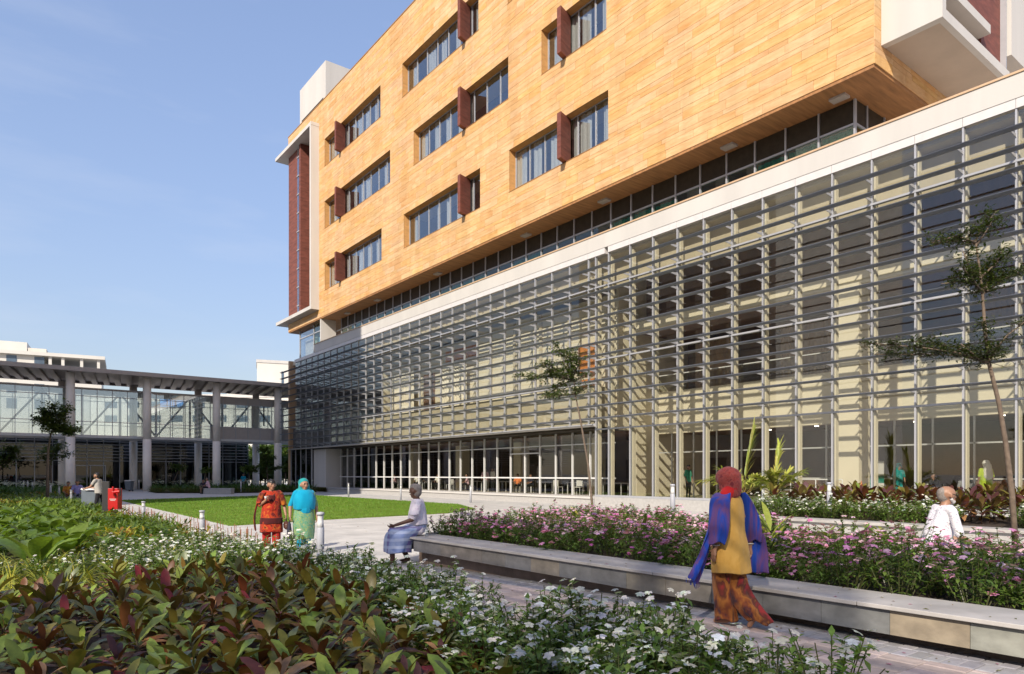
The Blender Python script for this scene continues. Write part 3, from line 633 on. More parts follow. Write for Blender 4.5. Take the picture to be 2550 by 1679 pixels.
mt['lamp'] = nt('ceiling downlight')[0]; _p = mt['lamp'].node_tree.nodes['Principled BSDF']; _p.inputs['Emission Color'].default_value = (1,.9,.75,1); _p.inputs['Emission Strength'].default_value = 3
for x, y in ((31.8,11.2),(31.8,9.9),(32.6,8.2),(31.8,5.8),(32.6,13.4),(31.8,17.5),(32.6,20.5)):
    dl = MB().lathe([(.10,0),(.10,.03)], n=14).build('ceiling_downlight', mt['lamp'], B); dl.location = (x, y, 3.90)

# ================================================================ GROUND, LAWN, PATH
def tilemat(name, col, size, joint=0.012, jc=(0.30,0.28,0.26), var=0.10, rough=0.75, offset=0.5):
    m, n, l, p = nt(name); b = n.new('ShaderNodeTexBrick'); v = pos(n, l); l.new(v, b.inputs['Vector'])
    b.inputs['Scale'].default_value = 1.0; b.inputs['Brick Width'].default_value = size[0]; b.inputs['Row Height'].default_value = size[1]
    b.inputs['Mortar Size'].default_value = joint; b.inputs['Mortar Smooth'].default_value = 0.3; b.offset = offset
    b.inputs['Color1'].default_value = tuple(c*(1-var) for c in col)+(1,); b.inputs['Color2'].default_value = tuple(min(1,c*(1+var)) for c in col)+(1,); b.inputs['Mortar'].default_value = tuple(jc)+(1,)
    k = mixc(n, l, 1.0, b.outputs['Color'], ramp(n, l, noise(n, l, v, 1.3, 7), 0.3, 0.72, (0.80,0.80,0.80), (1.12,1.11,1.10)), 'MULTIPLY')
    k = mixc(n, l, 1.0, k, ramp(n, l, noise(n, l, v, 30, 3), 0.3, 0.72, (0.92,0.92,0.92), (1.06,1.06,1.06)), 'MULTIPLY')
    l.new(k, p.inputs['Base Color']); p.inputs['Roughness'].default_value = rough; bump(n, l, p, b.outputs['Fac'], -0.4, 0.004); return m
mt['pave'] = tilemat('pale grey paving slabs', (0.58,0.565,0.53), (1.2, 0.6), 0.006, (0.40,0.38,0.36), 0.05)
mt['soil'] = M('dark planting soil', (0.045,0.03,0.02), 0.95, 0.4, 9, bmp=0.6, bscale=25)
mt['earth'] = M('far ground', (0.32,0.29,0.25), 0.95, 0.2, 0.05)
mt['paver'] = M('pinkish grey concrete paver', (0.45,0.37,0.335), 0.8, 0.12, 14, tint=True, bmp=0.25, bscale=120)
mt['paverblue'] = M('blue grey concrete paver', (0.30,0.295,0.315), 0.8, 0.12, 14, tint=True, bmp=0.25, bscale=120)
mt['slate'] = M('grey slate panel', (0.195,0.19,0.185), 0.6, 0.28, 4.5, tint=True, bmp=0.3, bscale=30, stretch=(1,1,1.5))
mt['coping'] = M('honed grey stone coping', (0.42,0.40,0.38), 0.6, 0.20, 2.6, bmp=0.25, bscale=60)
mt['plinthdk'] = M('dark brown render plinth', (0.25,0.185,0.15), 0.8, 0.25, 5)
def grassmat():
    m, n, l, p = nt('mown lawn'); v = pos(n, l)
    k = ramp(n, l, noise(n, l, v, 0.55, 6), 0.3, 0.7, (0.115,0.18,0.022), (0.20,0.285,0.045))
    st = n.new('ShaderNodeTexWave'); st.bands_direction = 'Y'; st.inputs['Scale'].default_value = 0.34; st.inputs['Distortion'].default_value = 2.5; st.inputs['Detail'].default_value = 3; l.new(v, st.inputs['Vector'])
    k = mixc(n, l, 1.0, k, ramp(n, l, st.outputs['Fac'], 0.2, 0.8, (0.74,0.76,0.74), (1.2,1.16,1.05)), 'MULTIPLY')
    k = mixc(n, l, ramp(n, l, noise(n, l, v, 0.9, 8, .65), 0.58, 0.72, (0,0,0), (.5,.5,.5)), k, (0.27,0.27,0.07))
    k = mixc(n, l, 1.0, k, ramp(n, l, noise(n, l, v, 40, 4), 0.25, 0.75, (0.6,0.6,0.6), (1.35,1.35,1.2)), 'MULTIPLY')
    l.new(k, p.inputs['Base Color']); p.inputs['Roughness'].default_value = 0.9; p.inputs['Specular IOR Level'].default_value = 0.15
    bump(n, l, p, noise(n, l, v, 55, 3), 0.8, 0.03); return m
mt['lawn'] = grassmat()
def sheet(name, poly, z, mat, kind='structure', thick=0.0):
    q = MB()
    if thick: q.prism(poly, z-thick, z)
    else: q.add([(x, y, z) for x, y in poly], [tuple(range(len(poly)))])
    return tag(q.build(name, mat), kind=kind)
sheet('ground', [(-2500,-2500),(2500,-2500),(2500,2500),(-2500,2500)], -0.30, mt['earth'])
sheet('pavement', [(-9,11.0),(6.4,11.0),(6.4,-8),(60,-8),(60,140),(-60,140),(-60,-40),(-9,-40)], 0.0, mt['pave'], thick=0.25)
LAWN = [(6.25,22.5),(9.8,23.5),(15.3,24.3),(18.2,26.6),(20.2,31.1),(20.2,51.2),(19.1,53.1),(6.95,48.4)]
sheet('lawn', LAWN, 0.03, mt['lawn'], thick=0.08)
def inside(p, poly):
    c = False; n = len(poly)
    for i in range(n):
        x1, y1 = poly[i]; x2, y2 = poly[(i+1) % n]
        if (y1 > p[1]) != (y2 > p[1]) and p[0] < (x2-x1)*(p[1]-y1)/(y2-y1)+x1: c = not c
    return c
# grass blades
q = MB(); lm = leafmat('grass blade', 0.55, 0.3)
N = 0
while N < 42000:
    x, y = random.uniform(6, 20.3), 22.4 + 31*random.random()**1.5
    if not inside((x, y), LAWN): continue
    a = random.uniform(0, 6.28); h = random.uniform(0.03, 0.065); w = 0.006 + 0.0004*(y-22); dx, dy = math.cos(a)*w, math.sin(a)*w; lx, ly = random.uniform(-.03,.03), random.uniform(-.03,.03)
    g = random.uniform(0.7, 1.3); q.add([(x-dx,y-dy,0.028),(x+dx,y+dy,0.028),(x+lx,y+ly,0.03+h)], [(0,1,2)], 0, (0.13*g,0.26*g,0.025*g)); N += 1
tag(q.build('grass', lm), 'short mown grass blades standing on the lawn', 'grass', kind='stuff')
# path with single pavers, rising gently towards the viewer
def zp(y): return 0.16 * min(1, max(0, (10.8 - y) / 6.5))
q = MB(); ys_ = np.linspace(-3, 11.0, 15)
for a, b in zip(ys_[:-1], ys_[1:]): q.add([(3.2,a,zp(a)-0.022),(6.42,a,zp(a)-0.022),(6.42,b,zp(b)-0.022),(3.2,b,zp(b)-0.022)], [(0,1,2,3)])
PT = tag(q.build('path', M('paver joint sand', (0.16,0.13,0.115), 0.95, 0.2, 20)), kind='structure')
pv = []
y = 0.2; r = 0
while y < 10.9:
    x = 4.05 - (0.075 if r % 2 else 0)
    while x < 5.82:
        pv.append((max(x,4.0), min(x+0.15,5.84), y, y+0.3, 0)); x += 0.15
    y += 0.3; r += 1
y = 0.2; r = 0
while y < 10.9:
    for k in range(2):
        o = 0.1 if k else 0
        pv.append((5.85+0.24*k, 5.85+0.24*(k+1), y+o*0.5, y+0.12+o*0.5, 1))
    y += 0.12
vis = [t for t in pv if -40 < pix(((t[0]+t[1])/2,(t[2]+t[3])/2,0.1))[0] < 2590 and pix(((t[0]+t[1])/2,(t[2]+t[3])/2,0.1))[1] < 1720]
vis.sort(key=lambda t: -(t[1]-t[0])*(t[3]-t[2])/pix(((t[0]+t[1])/2,(t[2]+t[3])/2,0))[2]**2)
rest = [MB(), MB()]
for i, (x0, x1, a, b, k) in enumerate(vis):
    g = 0.0035; dz = random.uniform(-0.003, 0.003); c = random.uniform(0.82, 1.16); t = (c*random.uniform(.97,1.04), c, c*random.uniform(.96,1.05)); z0, z1 = zp(a)+dz, zp(b)+dz
    tgt = MB() if i < 300 else rest[k]
    bv = 0.006; B0 = [(x0+g,a+g,z0-0.03),(x1-g,a+g,z0-0.03),(x1-g,b-g,z1-0.03),(x0+g,b-g,z1-0.03)]
    M0 = [(x,y,z+0.024) for x,y,z in B0]; T0 = [(x0+g+bv,a+g+bv,z0),(x1-g-bv,a+g+bv,z0),(x1-g-bv,b-g-bv,z1),(x0+g+bv,b-g-bv,z1)]
    tgt.add(B0+M0+T0, [(8,9,10,11)]+[(j,(j+1)%4,4+(j+1)%4,4+j) for j in range(4)]+[(4+j,4+(j+1)%4,8+(j+1)%4,8+j) for j in range(4)], 0, t)
    if i < 300: tgt.build('paver', mt['paverblue' if k else 'paver'], PT)
for k in (0, 1):
    if rest[k].f: tag(rest[k].build('paver_field', mt['paverblue' if k else 'paver'], PT), kind='stuff')
BED = [(-14,-3),(3.0,-3),(4.12,2.5),(4.16,11.0),(4.2,48),(2.0,60),(-14,60)]
sheet('planting_bed', BED, 0.10, mt['soil'], thick=0.3)

# ================================================================ PLANTER BENCHES
PB1 = [(6.72,-2.5),(6.72,11.25),(8.0,11.9),(12.2,12.6),(12.4,11.0),(10.6,6.0),(10.0,4.0),(9.6,2.0),(9.0,-2.5)]
pl = thing('planter_bench', 'long slate-faced planter bench with pale coping full of pink flowers beside the path', 'planter', (6.4, 5, 0))
MB().prism([(6.36,-2.5),(6.36,11.05),(6.9,11.05),(6.9,-2.5)], 0.0, 0.25).build('plinth', mt['plinthdk'], pl)
jy = [PX(px, 1400, 6.1).y for px in (1030,1096.6,1199.6,1258,1322,1392.6,1472,1560,1658,1772,1900,2045,2216,2416)]; jy += [jy[-1]-0.62*k for k in range(1, 6)]
tones = [(0.95,0.95,0.98),(1.02,0.95,0.88),(0.9,0.88,0.84),(1.0,1.02,1.05),(1.25,1.14,0.96),(0.98,1.02,1.05),(0.94,0.97,1.0),(1.35,1.25,1.02),(1.25,1.15,0.98),(0.92,0.96,1.0),(0.96,1.0,1.04),(0.98,1.03,1.04),(1.5,1.28,0.95),(1.35,1.4,1.25),(1,1,1),(1.2,1.1,.95),(.95,.97,1),(1,1,1)]
for i, (a, b) in enumerate(zip(jy[:-1], jy[1:])):
    MB().box(6.10-random.uniform(0,.003), 6.40, b+0.002, a-0.002, 0.25, 0.452, 0, tones[i % len(tones)]).build('slate_panel', mt['slate'], pl)
MB().box(6.13, 6.4, 11.1, 11.16, 0.25, 0.45, 0, (0.9,0.9,0.92)).build('end_panel', mt['slate'], pl)
MB().box(6.14, 6.7, jy[-1], 11.09, 0.453, 0.462).build('shadow_gap', mt['plinthdk'], pl)
y = 11.12; k = 0
while y > -2.3:
    L = random.choice([1.15, 1.25, 1.05]); bevel(MB().box(6.05, 6.72, y-L+0.003, y-0.003, 0.463, 0.50).build('coping_slab', mt['coping'], pl), 0.006); y -= L
MB().prism(PB1, 0.0, 0.44).build('soil', mt['soil'], pl)
q = MB(); P_ = PB1
for i in range(1, len(P_)-1): q.bar((P_[i][0],P_[i][1],0.47), (P_[i+1][0],P_[i+1][1],0.47), 0.22, 0.06)
q.build('rear_coping', mt['coping'], pl)
PB2 = [(16.6,-2),(16.6,12.0),(22.0,12.0),(22.0,-2)]
p2_ = thing('rear_planter_bench', 'pale stone planter bench with dark foliage in front of the glass facade', 'planter', (16.5, 5, 0))
MB().box(16.34, 16.6, -2, 11.7, 0.2, 0.43).build('slate_panel', mt['plinth'], p2_); MB().box(16.5, 16.8, -2, 11.6, 0, 0.2).build('plinth', mt['plinthdk'], p2_)
y = 12.1
while y > -2:
    bevel(MB().box(16.25, 16.85, y-1.2+0.003, y-0.003, 0.432, 0.50).build('coping_slab', mt['coping'], p2_), 0.006); y -= 1.2
MB().prism(PB2, 0, 0.46).build('soil', mt['soil'], p2_)

# ================================================================ PLANTS
mt['ti'] = leafmat('cordyline leaf', 0.40, 0.22, (0.17,0.06,0.022), 0.40)
mt['leaf'] = leafmat('soft green leaf', 0.42, 0.34)
mt['petal'] = leafmat('flower petal', 0.6, 0.30)
mt['bark'] = M('grey brown bark', (0.155,0.115,0.085), 0.9, 0.3, 18, bmp=0.5, bscale=50)
mt['stem'] = M('plant stem', (0.13,0.10,0.05), 0.8, 0.2, 20)
def leaf(mb, base, az, pitch, droop, L, Wd, tint, seg=6, fold=0.25, pet=0.15, tip=1.0, wave=0.0, m=0):
    """an arching blade: starts at pitch above the horizon, bends down by droop over its length"""
    x, y, z = base; ca, sa = math.cos(az), math.sin(az); o = len(mb.v); ph = random.uniform(0, 6)
    for i in range(seg+1):
        t = i/seg; a = pitch - droop*t
        if i: x += ca*math.cos(a)*L/seg; y += sa*math.cos(a)*L/seg; z += math.sin(a)*L/seg
        if t < pet: w = 0.12 + 0.5*(t/pet)
        else: u = (t-pet)/(1-pet); w = max(0.02, (0.62+0.38*math.sin(min(1, u*2.2)*1.57))*(1-max(0,(u-0.35)/0.65)**(1.6*tip+0.4)))
        w *= Wd/2; up = fold*w
        nx, nz = -math.sin(a), math.cos(a)
        wv = wave*math.sin(t*14+ph)*w
        mb.v += [(x-sa*w+ca*nx*(up+wv), y+ca*w+sa*nx*(up+wv), z+nz*(up+wv)), (x, y, z), (x+sa*w+ca*nx*(up-wv), y-ca*w+sa*nx*(up-wv), z+nz*(up-wv))]
    for i in range(seg):
        q = o+3*i
        for f in ((q, q+1, q+4, q+3), (q+1, q+2, q+5, q+4)): mb.f.append(f); mb.m.append(m); mb.t.append(tint)
def jit(c, s=0.18): k = random.uniform(1-s, 1+s); return (c[0]*k*random.uniform(.9,1.1), c[1]*k, c[2]*k*random.uniform(.85,1.15))
GREEN = (0.175,0.245,0.042); OLIVE = (0.17,0.15,0.028); MAROON = (0.085,0.026,0.022); BROWN = (0.15,0.066,0.026); TAN = (0.42,0.24,0.10); REDL = (0.20,0.024,0.026); GREYG = (0.16,0.19,0.075)
# --- cordyline: leaves of the nearest plants are objects of their own
TL_ = []
for spec in [(GREEN,5),(OLIVE,4),(GREYG,3),(MAROON,3),(BROWN,3),(TAN,2),(REDL,1)]:
    for k in range(2):
        q = MB(); leaf(q, (0,0,0), 0, 0.0, random.uniform(0.5,1.3), 1.0, random.uniform(0.27,0.37), jit(spec[0]), 7, random.uniform(.05,.5), 0.18, 1.9, random.uniform(.03,.22)); TL_.append((spec[0], q.mesh('cordyline_leaf', mt['ti'], True)))
def leaf_of(col): return random.choice([m for c, m in TL_ if c is col])
def ti_plan(h, n, dry=0.2, pal=None):
    """(height, azimuth, pitch, length, colour) for each leaf of one plant"""
    out = []; az = random.uniform(0, 6.28)
    for i in range(n):
        t = i/(n-1); az += 2.4 + random.uniform(-.3,.3)
        pitch = 1.25*t**1.1 - 0.30*(1-t)**2 + random.uniform(-.32,.25)
        c = random.choices([GREEN,OLIVE,GREYG,MAROON,BROWN,REDL],[7,4,2.4,0.9,1.4,0.2] if t > .45 else [3,2.4,2.8,2.2,2.6,0.4])[0] if not pal else random.choice(pal)
        if t < 0.25 and random.random() < dry*2: c = TAN
        out.append((h*(0.45+0.55*t), az, pitch, random.uniform(0.16,0.31)*(0.85+0.3*math.sin(t*3)), c))
    return out
def ti_near(loc, h, n, label, group, pal=None, s=1.0):
    o = thing('cordyline_plant', label, 'plant', loc, random.uniform(0,6.28), group); o.rotation_euler = (random.uniform(-.28,.28), random.uniform(-.28,.28), random.uniform(0,6.28))
    MB().tube([(0,0,-0.05),(0.01,0.0,h*0.6),(0,0,h)], [0.011,0.009,0.006], 5).build('stem', mt['stem'], o, world=False)
    for z, az, pt, L, c in ti_plan(h, n, pal=pal):
        c_ = bpy.data.objects.new('leaf', leaf_of(c)); C.objects.link(c_); c_.parent = o
        c_.location = (0.012*math.cos(az), 0.012*math.sin(az), z); c_.rotation_euler = (random.uniform(-.35,.35), -pt-0.25, az); c_.scale = (L*s,)*3
    return o
def ti_mesh(h, n, pal=None):
    q = MB(); q.tube([(0,0,-0.05),(0,0,h)], [0.011,0.006], 4, 0, (0.05,0.03,0.02))
    for z, az, pt, L, c in ti_plan(h, n, pal=pal): leaf(q, (0,0,z), az, pt+0.2, random.uniform(0.2,0.8), L, L*random.uniform(.28,.38), jit(c), 6, 0.25, 0.18, 1.9, .12)
    return q.mesh('cordyline_plant', mt['ti'], True)
def scatter(n, xr, yr, ok, dmin, tries=14000):
    pts = []; cell = {}
    for _ in range(tries):
        if len(pts) >= n: break
        x, y = random.uniform(*xr), random.uniform(*yr); i, j = int(x//dmin), int(y//dmin)
        if not ok(x, y): continue
        if any((x-a)**2+(y-b)**2 < dmin*dmin for di in (-1,0,1) for dj in (-1,0,1) for a, b in cell.get((i+di, j+dj), ())): continue
        cell.setdefault((i, j), []).append((x, y)); pts.append((x, y))
    return pts
def seen(x, y, z=0.3, mx=60, top=None):
    p = pix((x, y, z)); return p[2] > 1.0 and -mx < p[0] < 2550+mx and p[1] < 1679+mx*1.6
def wb_(y): return 2.75 if y < 4.2 else min(3.35, 2.75+0.25*(y-4.2))     # where the white flowers begin
pts = scatter(300, (-3.5,3.3), (1.5,12.3), lambda x, y: x < wb_(y)+0.1 and y < 9.3+0.38*x and seen(x, y, 0.45, 110) and math.hypot(x,y) > 2.9, 0.265)
pts.sort(key=lambda p: math.hypot(*p))
tm = [ti_mesh(random.uniform(0.14,0.28), random.randint(13,17)) for _ in range(8)]
for i, (x, y) in enumerate(pts):
    if i < 120:
        bu = random.random() < .17; ti_near((x, y, 0.10), random.uniform(0.10,0.32), random.randint(14,21), 'burgundy-leaved cordyline plant in the near left bed, close to the viewer' if bu else 'mostly green cordyline plant in the near left bed, close to the viewer', 'burgundy cordylines in the near bed' if bu else 'green cordylines in the near bed', [MAROON,MAROON,REDL,BROWN,OLIVE,TAN] if bu else None, random.uniform(.7,1.05))
    else:
        o = link('cordyline_plant', random.choice(tm), loc=(x, y, 0.10)); o.rotation_euler = (0,0,random.uniform(0,6.28)); k = random.uniform(.75,1.2); o.scale = (k,k,k)
        tag(o, 'broad-leaved maroon and olive cordyline at the back of the near left bed', 'plant', 'cordylines at the back of the near bed')
DPU = (0.085,0.03,0.03); TL_.append((DPU, TL_[6][1])); PURP = [DPU, DPU, MAROON, OLIVE, GREYG]
pm = [ti_mesh(random.uniform(0.28,0.42), 20, PURP + [MAROON, GREEN]) for _ in range(4)]
for x, y in scatter(90, (18.2,21.8), (-1.5,11.5), lambda x, y: seen(x, y, 0.8, 120), 0.46):
    o = link('cordyline_plant', random.choice(pm), loc=(x, y, 0.45)); o.rotation_euler = (0,0,random.uniform(0,6.28)); k = random.uniform(1.2,1.6); o.scale = (k,k,k)
    tag(o, 'dark purple cordyline in the rear planter before the glass facade', 'plant', 'dark cordylines in the rear planter')
# --- periwinkles: a leafy mound with five-petalled flowers
VG = (0.125,0.205,0.038)
def vinca(h, r, nl, nf, petal, fr=0.028, lg=VG):
    q = MB(); f = MB(); ns = max(5, nl//16); tops = []
    for s in range(ns):
        a = random.uniform(0, 6.28); rr = r*math.sqrt(random.random()); hh = h*(1-0.45*(rr/r)**2)*random.uniform(0.72,1.1)
        b = Vector((0.35*rr*math.cos(a), 0.35*rr*math.sin(a), 0)); tp = Vector((rr*math.cos(a), rr*math.sin(a), hh)); tops.append(tp)
        q.tube([b, b.lerp(tp, .55)+Vector((0,0,.03)), tp], [0.005,0.004,0.003], 3, 0, (0.10,0.11,0.04), False)
        for k in range(nl//ns):
            t = 0.08+0.92*random.random()**.6; p = b.lerp(tp, t); az = random.uniform(0,6.28)
            leaf(q, p, az, random.uniform(-.3,.9), random.uniform(0,.8), random.uniform(.05,.085), random.uniform(.026,.036), jit(lg, .3), 2, 0.3, 0.1, 0.7)
    for k in range(nf):
        tp = random.choice(tops)+Vector((random.uniform(-.035,.035),random.uniform(-.035,.035),random.uniform(-.05,.03)))
        n = Vector((random.uniform(-.6,.6),random.uniform(-.6,.6),1)).normalized(); X = n.cross(Vector((0.3,1,0.1))).normalized(); Y = n.cross(X); c = jit(petal, .12); R = fr*random.uniform(.8,1.15)
        for j in range(5):
            a = j*1.2566; d = X*math.cos(a)+Y*math.sin(a); e = n.cross(d)
            f.add([tp, tp+d*R*.62-e*R*.42+n*.004, tp+d*R*1.05-e*R*.18, tp+d*R*1.05+e*R*.18, tp+d*R*.62+e*R*.42+n*.004], [(0,1,2,3,4)], 0, c)
    return q.mesh('periwinkle_foliage', mt['leaf'], False), f.mesh('blossom_cluster', mt['petal'], False)
WH = (0.80,0.79,0.76); PK = (0.72,0.30,0.52); PK2 = (0.78,0.52,0.64); MG = (0.62,0.16,0.44)
vw = [vinca(random.uniform(.36,.56), .27, 250, random.randint(15,26), WH, 0.028) for _ in range(6)]
vp = [vinca(random.uniform(.34,.52), .36, 290, random.randint(15,26), c, 0.033) for c in (PK, PK2, PK, MG, PK, PK2)]
def vinca_at(ms, x, y, z, label, group, name, k=1.0):
    f, b = random.choice(ms); o = link(name, f, loc=(x, y, z)); o.rotation_euler = (0,0,random.uniform(0,6.28)); o.scale = (k,k,k*random.uniform(.85,1.12)); tag(o, label, 'plant', group)
    c = bpy.data.objects.new('blossoms', b); C.objects.link(c); c.parent = o; c['kind'] = 'stuff'; return o
def zb(y): return 0.10
for x, y in scatter(150, (2.6,4.35), (2.2,12.0), lambda x, y: x > wb_(y)-0.05 and x < 4.22 and seen(x, y, 0.4, 110) and not (4.6 < y < 6.0 and x > 3.5), 0.24):
    vinca_at(vw, x, y, 0.10, 'white periwinkle edging the near bed beside the paver path', 'white periwinkles along the path', 'white_periwinkle', random.uniform(.75,1.2)*(1.1 if y < 4.6 else 1))
for x, y in scatter(46, (1.6,3.9), (10.6,14.2), lambda x, y: y > 9.8+0.38*x and seen(x, y, 0.4, 60), 0.34):
    vinca_at(vw, x, y, 0.10, 'white periwinkle behind the cordylines near the tall bollard', 'white periwinkles behind the cordylines', 'white_periwinkle', random.uniform(.8,1.0))
for x, y in scatter(26, (-1.5,2.2), (11.2,12.4), lambda x, y: seen(x, y, 0.4, 60), 0.45):
    vinca_at(vw, x, y, 0.10, 'white periwinkle among yellow striped grass on the far left', 'white periwinkles among yellow grass', 'white_periwinkle', random.uniform(.7,.9))
for x, y in scatter(280, (6.7,12.5), (-0.5,12.4), lambda x, y: inside((x, y), PB1) and seen(x, y, 0.8, 130) and x > 6.80, 0.30):
    vinca_at(vp, x, y, 0.43, 'pink periwinkle in the long slate planter bench', 'pink periwinkles in the planter bench', 'pink_periwinkle', random.uniform(.8,1.2))
for x, y in scatter(70, (16.9,18.3), (0,12), lambda x, y: seen(x, y, 0.8, 130) and (math.sin(y*1.9) > -0.2 or y > 9), 0.34):
    vinca_at(vw, x, y, 0.45, 'white periwinkle along the front of the rear planter', 'white periwinkles in the rear planter', 'white_periwinkle', random.uniform(1.1,1.4))
# --- yellow striped grass
def tuft(n, L, w, cols, pitch=(0.6,1.4), droop=(0.8,1.8)):
    q = MB()
    for i in range(n): leaf(q, (random.uniform(-.04,.04),random.uniform(-.04,.04),0), random.uniform(0,6.28), random.uniform(*pitch), random.uniform(*droop), L*random.uniform(.7,1.15), w, jit(random.choice(cols)), 4, 0.2, 0.05, 0.6)
    return q.mesh('grass_tuft', mt['leaf'], True)
yg = [tuft(34, .50, .018, [(0.42,0.40,0.06),(0.34,0.36,0.05),(0.16,0.22,0.03)]) for _ in range(3)]
for x, y in scatter(130, (-2.5,2.7), (9.5,13.6), lambda x, y: y > 9.7+0.38*x and x < 2.6 and seen(x, y, 0.3, 50), 0.30):
    o = link('striped_grass', random.choice(yg), loc=(x,y,0.10)); o.rotation_euler = (0,0,random.uniform(0,6.28)); tag(o, 'yellow striped grass tuft behind the cordylines on the left', 'grass', 'yellow striped grass tufts')
gg = [tuft(40, .30, .010, [(0.10,0.19,0.03),(0.13,0.22,0.04)], (0.8,1.5), (0.3,1.0)) for _ in range(3)]
for x, y in scatter(120, (2.4,4.1), (14.6,23), lambda x, y: x > 2.9+0.4*math.sin(y), 0.26):
    o = link('green_grass', random.choice(gg), loc=(x,y,0.10)); o.rotation_euler = (0,0,random.uniform(0,6.28)); tag(o, 'low green grass tuft beside the red stakes', 'grass', 'green grass tufts by the stakes')
# --- large fan-leaved green plants
BG = (0.13,0.20,0.03)
def fan(n, L):
    q = MB()
    for i in range(n):
        az = i*2.4+random.uniform(-.3,.3); pt = random.uniform(0.75,1.35); l0 = L*random.uniform(.3,.5)
        b = Vector((0,0,0)); tp = Vector((math.cos(az)*math.cos(pt)*l0, math.sin(az)*math.cos(pt)*l0, math.sin(pt)*l0))
        q.tube([b, tp], [0.012,0.009], 4, 0, (0.10,0.16,0.03), False)
        leaf(q, tp, az, pt-0.1, random.uniform(0.5,1.3), L*random.uniform(.75,1.1), L*random.uniform(.34,.46), jit(BG,.25), 7, random.uniform(.15,.5), 0.08, 1.3, 0.10)
    return q.mesh('fan_plant', mt['leaf'], True)
fm = [fan(random.randint(7,10), random.uniform(.42,.58)) for _ in range(5)]
for x, y in scatter(95, (-5.5,3.6), (13.8,27), lambda x, y: seen(x, y, 0.4, 60) and x < 3.4 and not (x > 2.6 and y < 17), 0.62):
    o = link('broad_leaf_plant', random.choice(fm), loc=(x,y,0.10)); o.rotation_euler = (0,0,random.uniform(0,6.28)); k = random.uniform(.75,1.1)*(.75 if x > 2 else 1.05 if y < 19 else 1.0); o.scale = (k,k,k); tag(o, 'lush green plant with broad ruffled leaves in the left bed', 'plant', 'broad-leaved green plants in the left bed')
o = link('broad_leaf_plant', fm[0], loc=G(92,1440,0.1)); o.scale = (1.2,1.2,1.2); tag(o, 'largest fan-leaved green plant rising from yellow grass at far left', 'plant')
# --- low mixed ground cover
def cover(n, r, h, L, w, cols):
    q = MB()
    for i in range(n):
        a = random.uniform(0,6.28); rr = r*math.sqrt(random.random()); leaf(q, (rr*math.cos(a), rr*math.sin(a), random.uniform(0,h)), random.uniform(0,6.28), random.uniform(0,1.2), random.uniform(0,.9), L*random.uniform(.6,1.2), w*random.uniform(.7,1.2), jit(random.choice(cols), .3), 3, 0.3, 0.1, 0.8)
    return q.mesh('ground_cover', mt['leaf'], True)
cm = [cover(130, .5, .32, .20, .05, [(0.13,0.20,0.03),(0.17,0.24,0.04),(0.10,0.16,0.03)]) for _ in range(3)]
cy = [cover(130, .45, .34, .14, .05, [(0.36,0.30,0.03),(0.28,0.28,0.04),(0.14,0.18,0.03),(0.30,0.16,0.03)]) for _ in range(3)]
for x, y in scatter(240, (-14,3.55), (15,52), lambda x, y: seen(x, y, 0.3, 40), 0.72):
    ye = math.sin(x*1.3+y*0.7)+math.sin(y*0.9) > 1.25
    o = link('croton_shrub' if ye else 'green_ground_cover', random.choice(cy if ye else cm), loc=(x,y,0.08)); o.rotation_euler = (0,0,random.uniform(0,6.28)); k = random.uniform(.9,1.4); o.scale = (k,k,k)
    tag(o, 'low yellow-leaved croton shrub in the left bed' if ye else 'low green leafy ground cover plant in the left bed', 'plant', 'yellow crotons in the left bed' if ye else 'ground cover plants in the left bed')
# --- strap-leaved lilies along the walkway
lmesh = []
for _ in range(4):
    q = MB()
    for i in range(34): leaf(q, (random.uniform(-.12,.12),random.uniform(-.12,.12),0), random.uniform(0,6.28), random.uniform(.7,1.45), random.uniform(.4,1.3), random.uniform(.7,1.05), .085, jit((0.07,0.13,0.025),.3), 4, 0.3, 0.05, 0.7)
    for i in range(3):
        a = random.uniform(0,6.28); b = Vector((.1*math.cos(a),.1*math.sin(a),random.uniform(.85,1.05)))
        for k in range(6): leaf(q, b, k*1.05, random.uniform(.1,.9), .9, .16, .035, (0.75,0.74,0.68), 2, .1, .1, .6)
    lmesh.append(q.mesh('lily_clump', mt['leaf'], True))
def lilies(n, xr, yr, ok, label, group, z=0.0, k=1.0, d=0.62):
    for x, y in scatter(n, xr, yr, ok, d):
        o = link('spider_lily', random.choice(lmesh), loc=(x,y,z)); o.rotation_euler = (0,0,random.uniform(0,6.28)); s = k*random.uniform(.85,1.15); o.scale = (s,s,s); tag(o, label, 'plant', group)
HB = [(12.2,66.5),(16.4,62.6),(24.6,61.4),(25.0,69),(20,72),(12.6,72)]
lilies(120, (12,25), (61,72), lambda x, y: inside((x,y), HB), 'white-flowered spider lily clump in the bed before the walkway columns', 'spider lilies before the walkway')
lilies(90, (-16,6), (56,70), lambda x, y: seen(x,y,.5,20) and y > 58+0.6*x, 'white-flowered spider lily clump left of the lobby door', 'spider lilies by the lobby door')
sheet('lily_bed', HB, 0.05, mt['soil'], thick=0.1)
hm = [cover(220, .5, .35, .10, .045, [(0.10,0.09,0.02),(0.08,0.11,0.02),(0.14,0.12,0.02)]) for _ in range(3)]
for i in range(44):
    t = i/43*3; a = [(12.0,66.2),(16.2,62.2),(24.6,61.0),(25.2,61.0)][int(min(2,t))]; b = [(12.0,66.2),(16.2,62.2),(24.6,61.0),(25.2,61.0)][int(min(2,t))+1]; f = t-int(min(2,t))
    o = link('low_hedge_shrub', random.choice(hm), loc=(a[0]+(b[0]-a[0])*f, a[1]+(b[1]-a[1])*f, 0.05)); o.rotation_euler = (0,0,random.uniform(0,6.28)); tag(o, 'clipped low bronze-green shrub edging the lily bed', 'shrub', 'low hedge shrubs edging the lily bed')
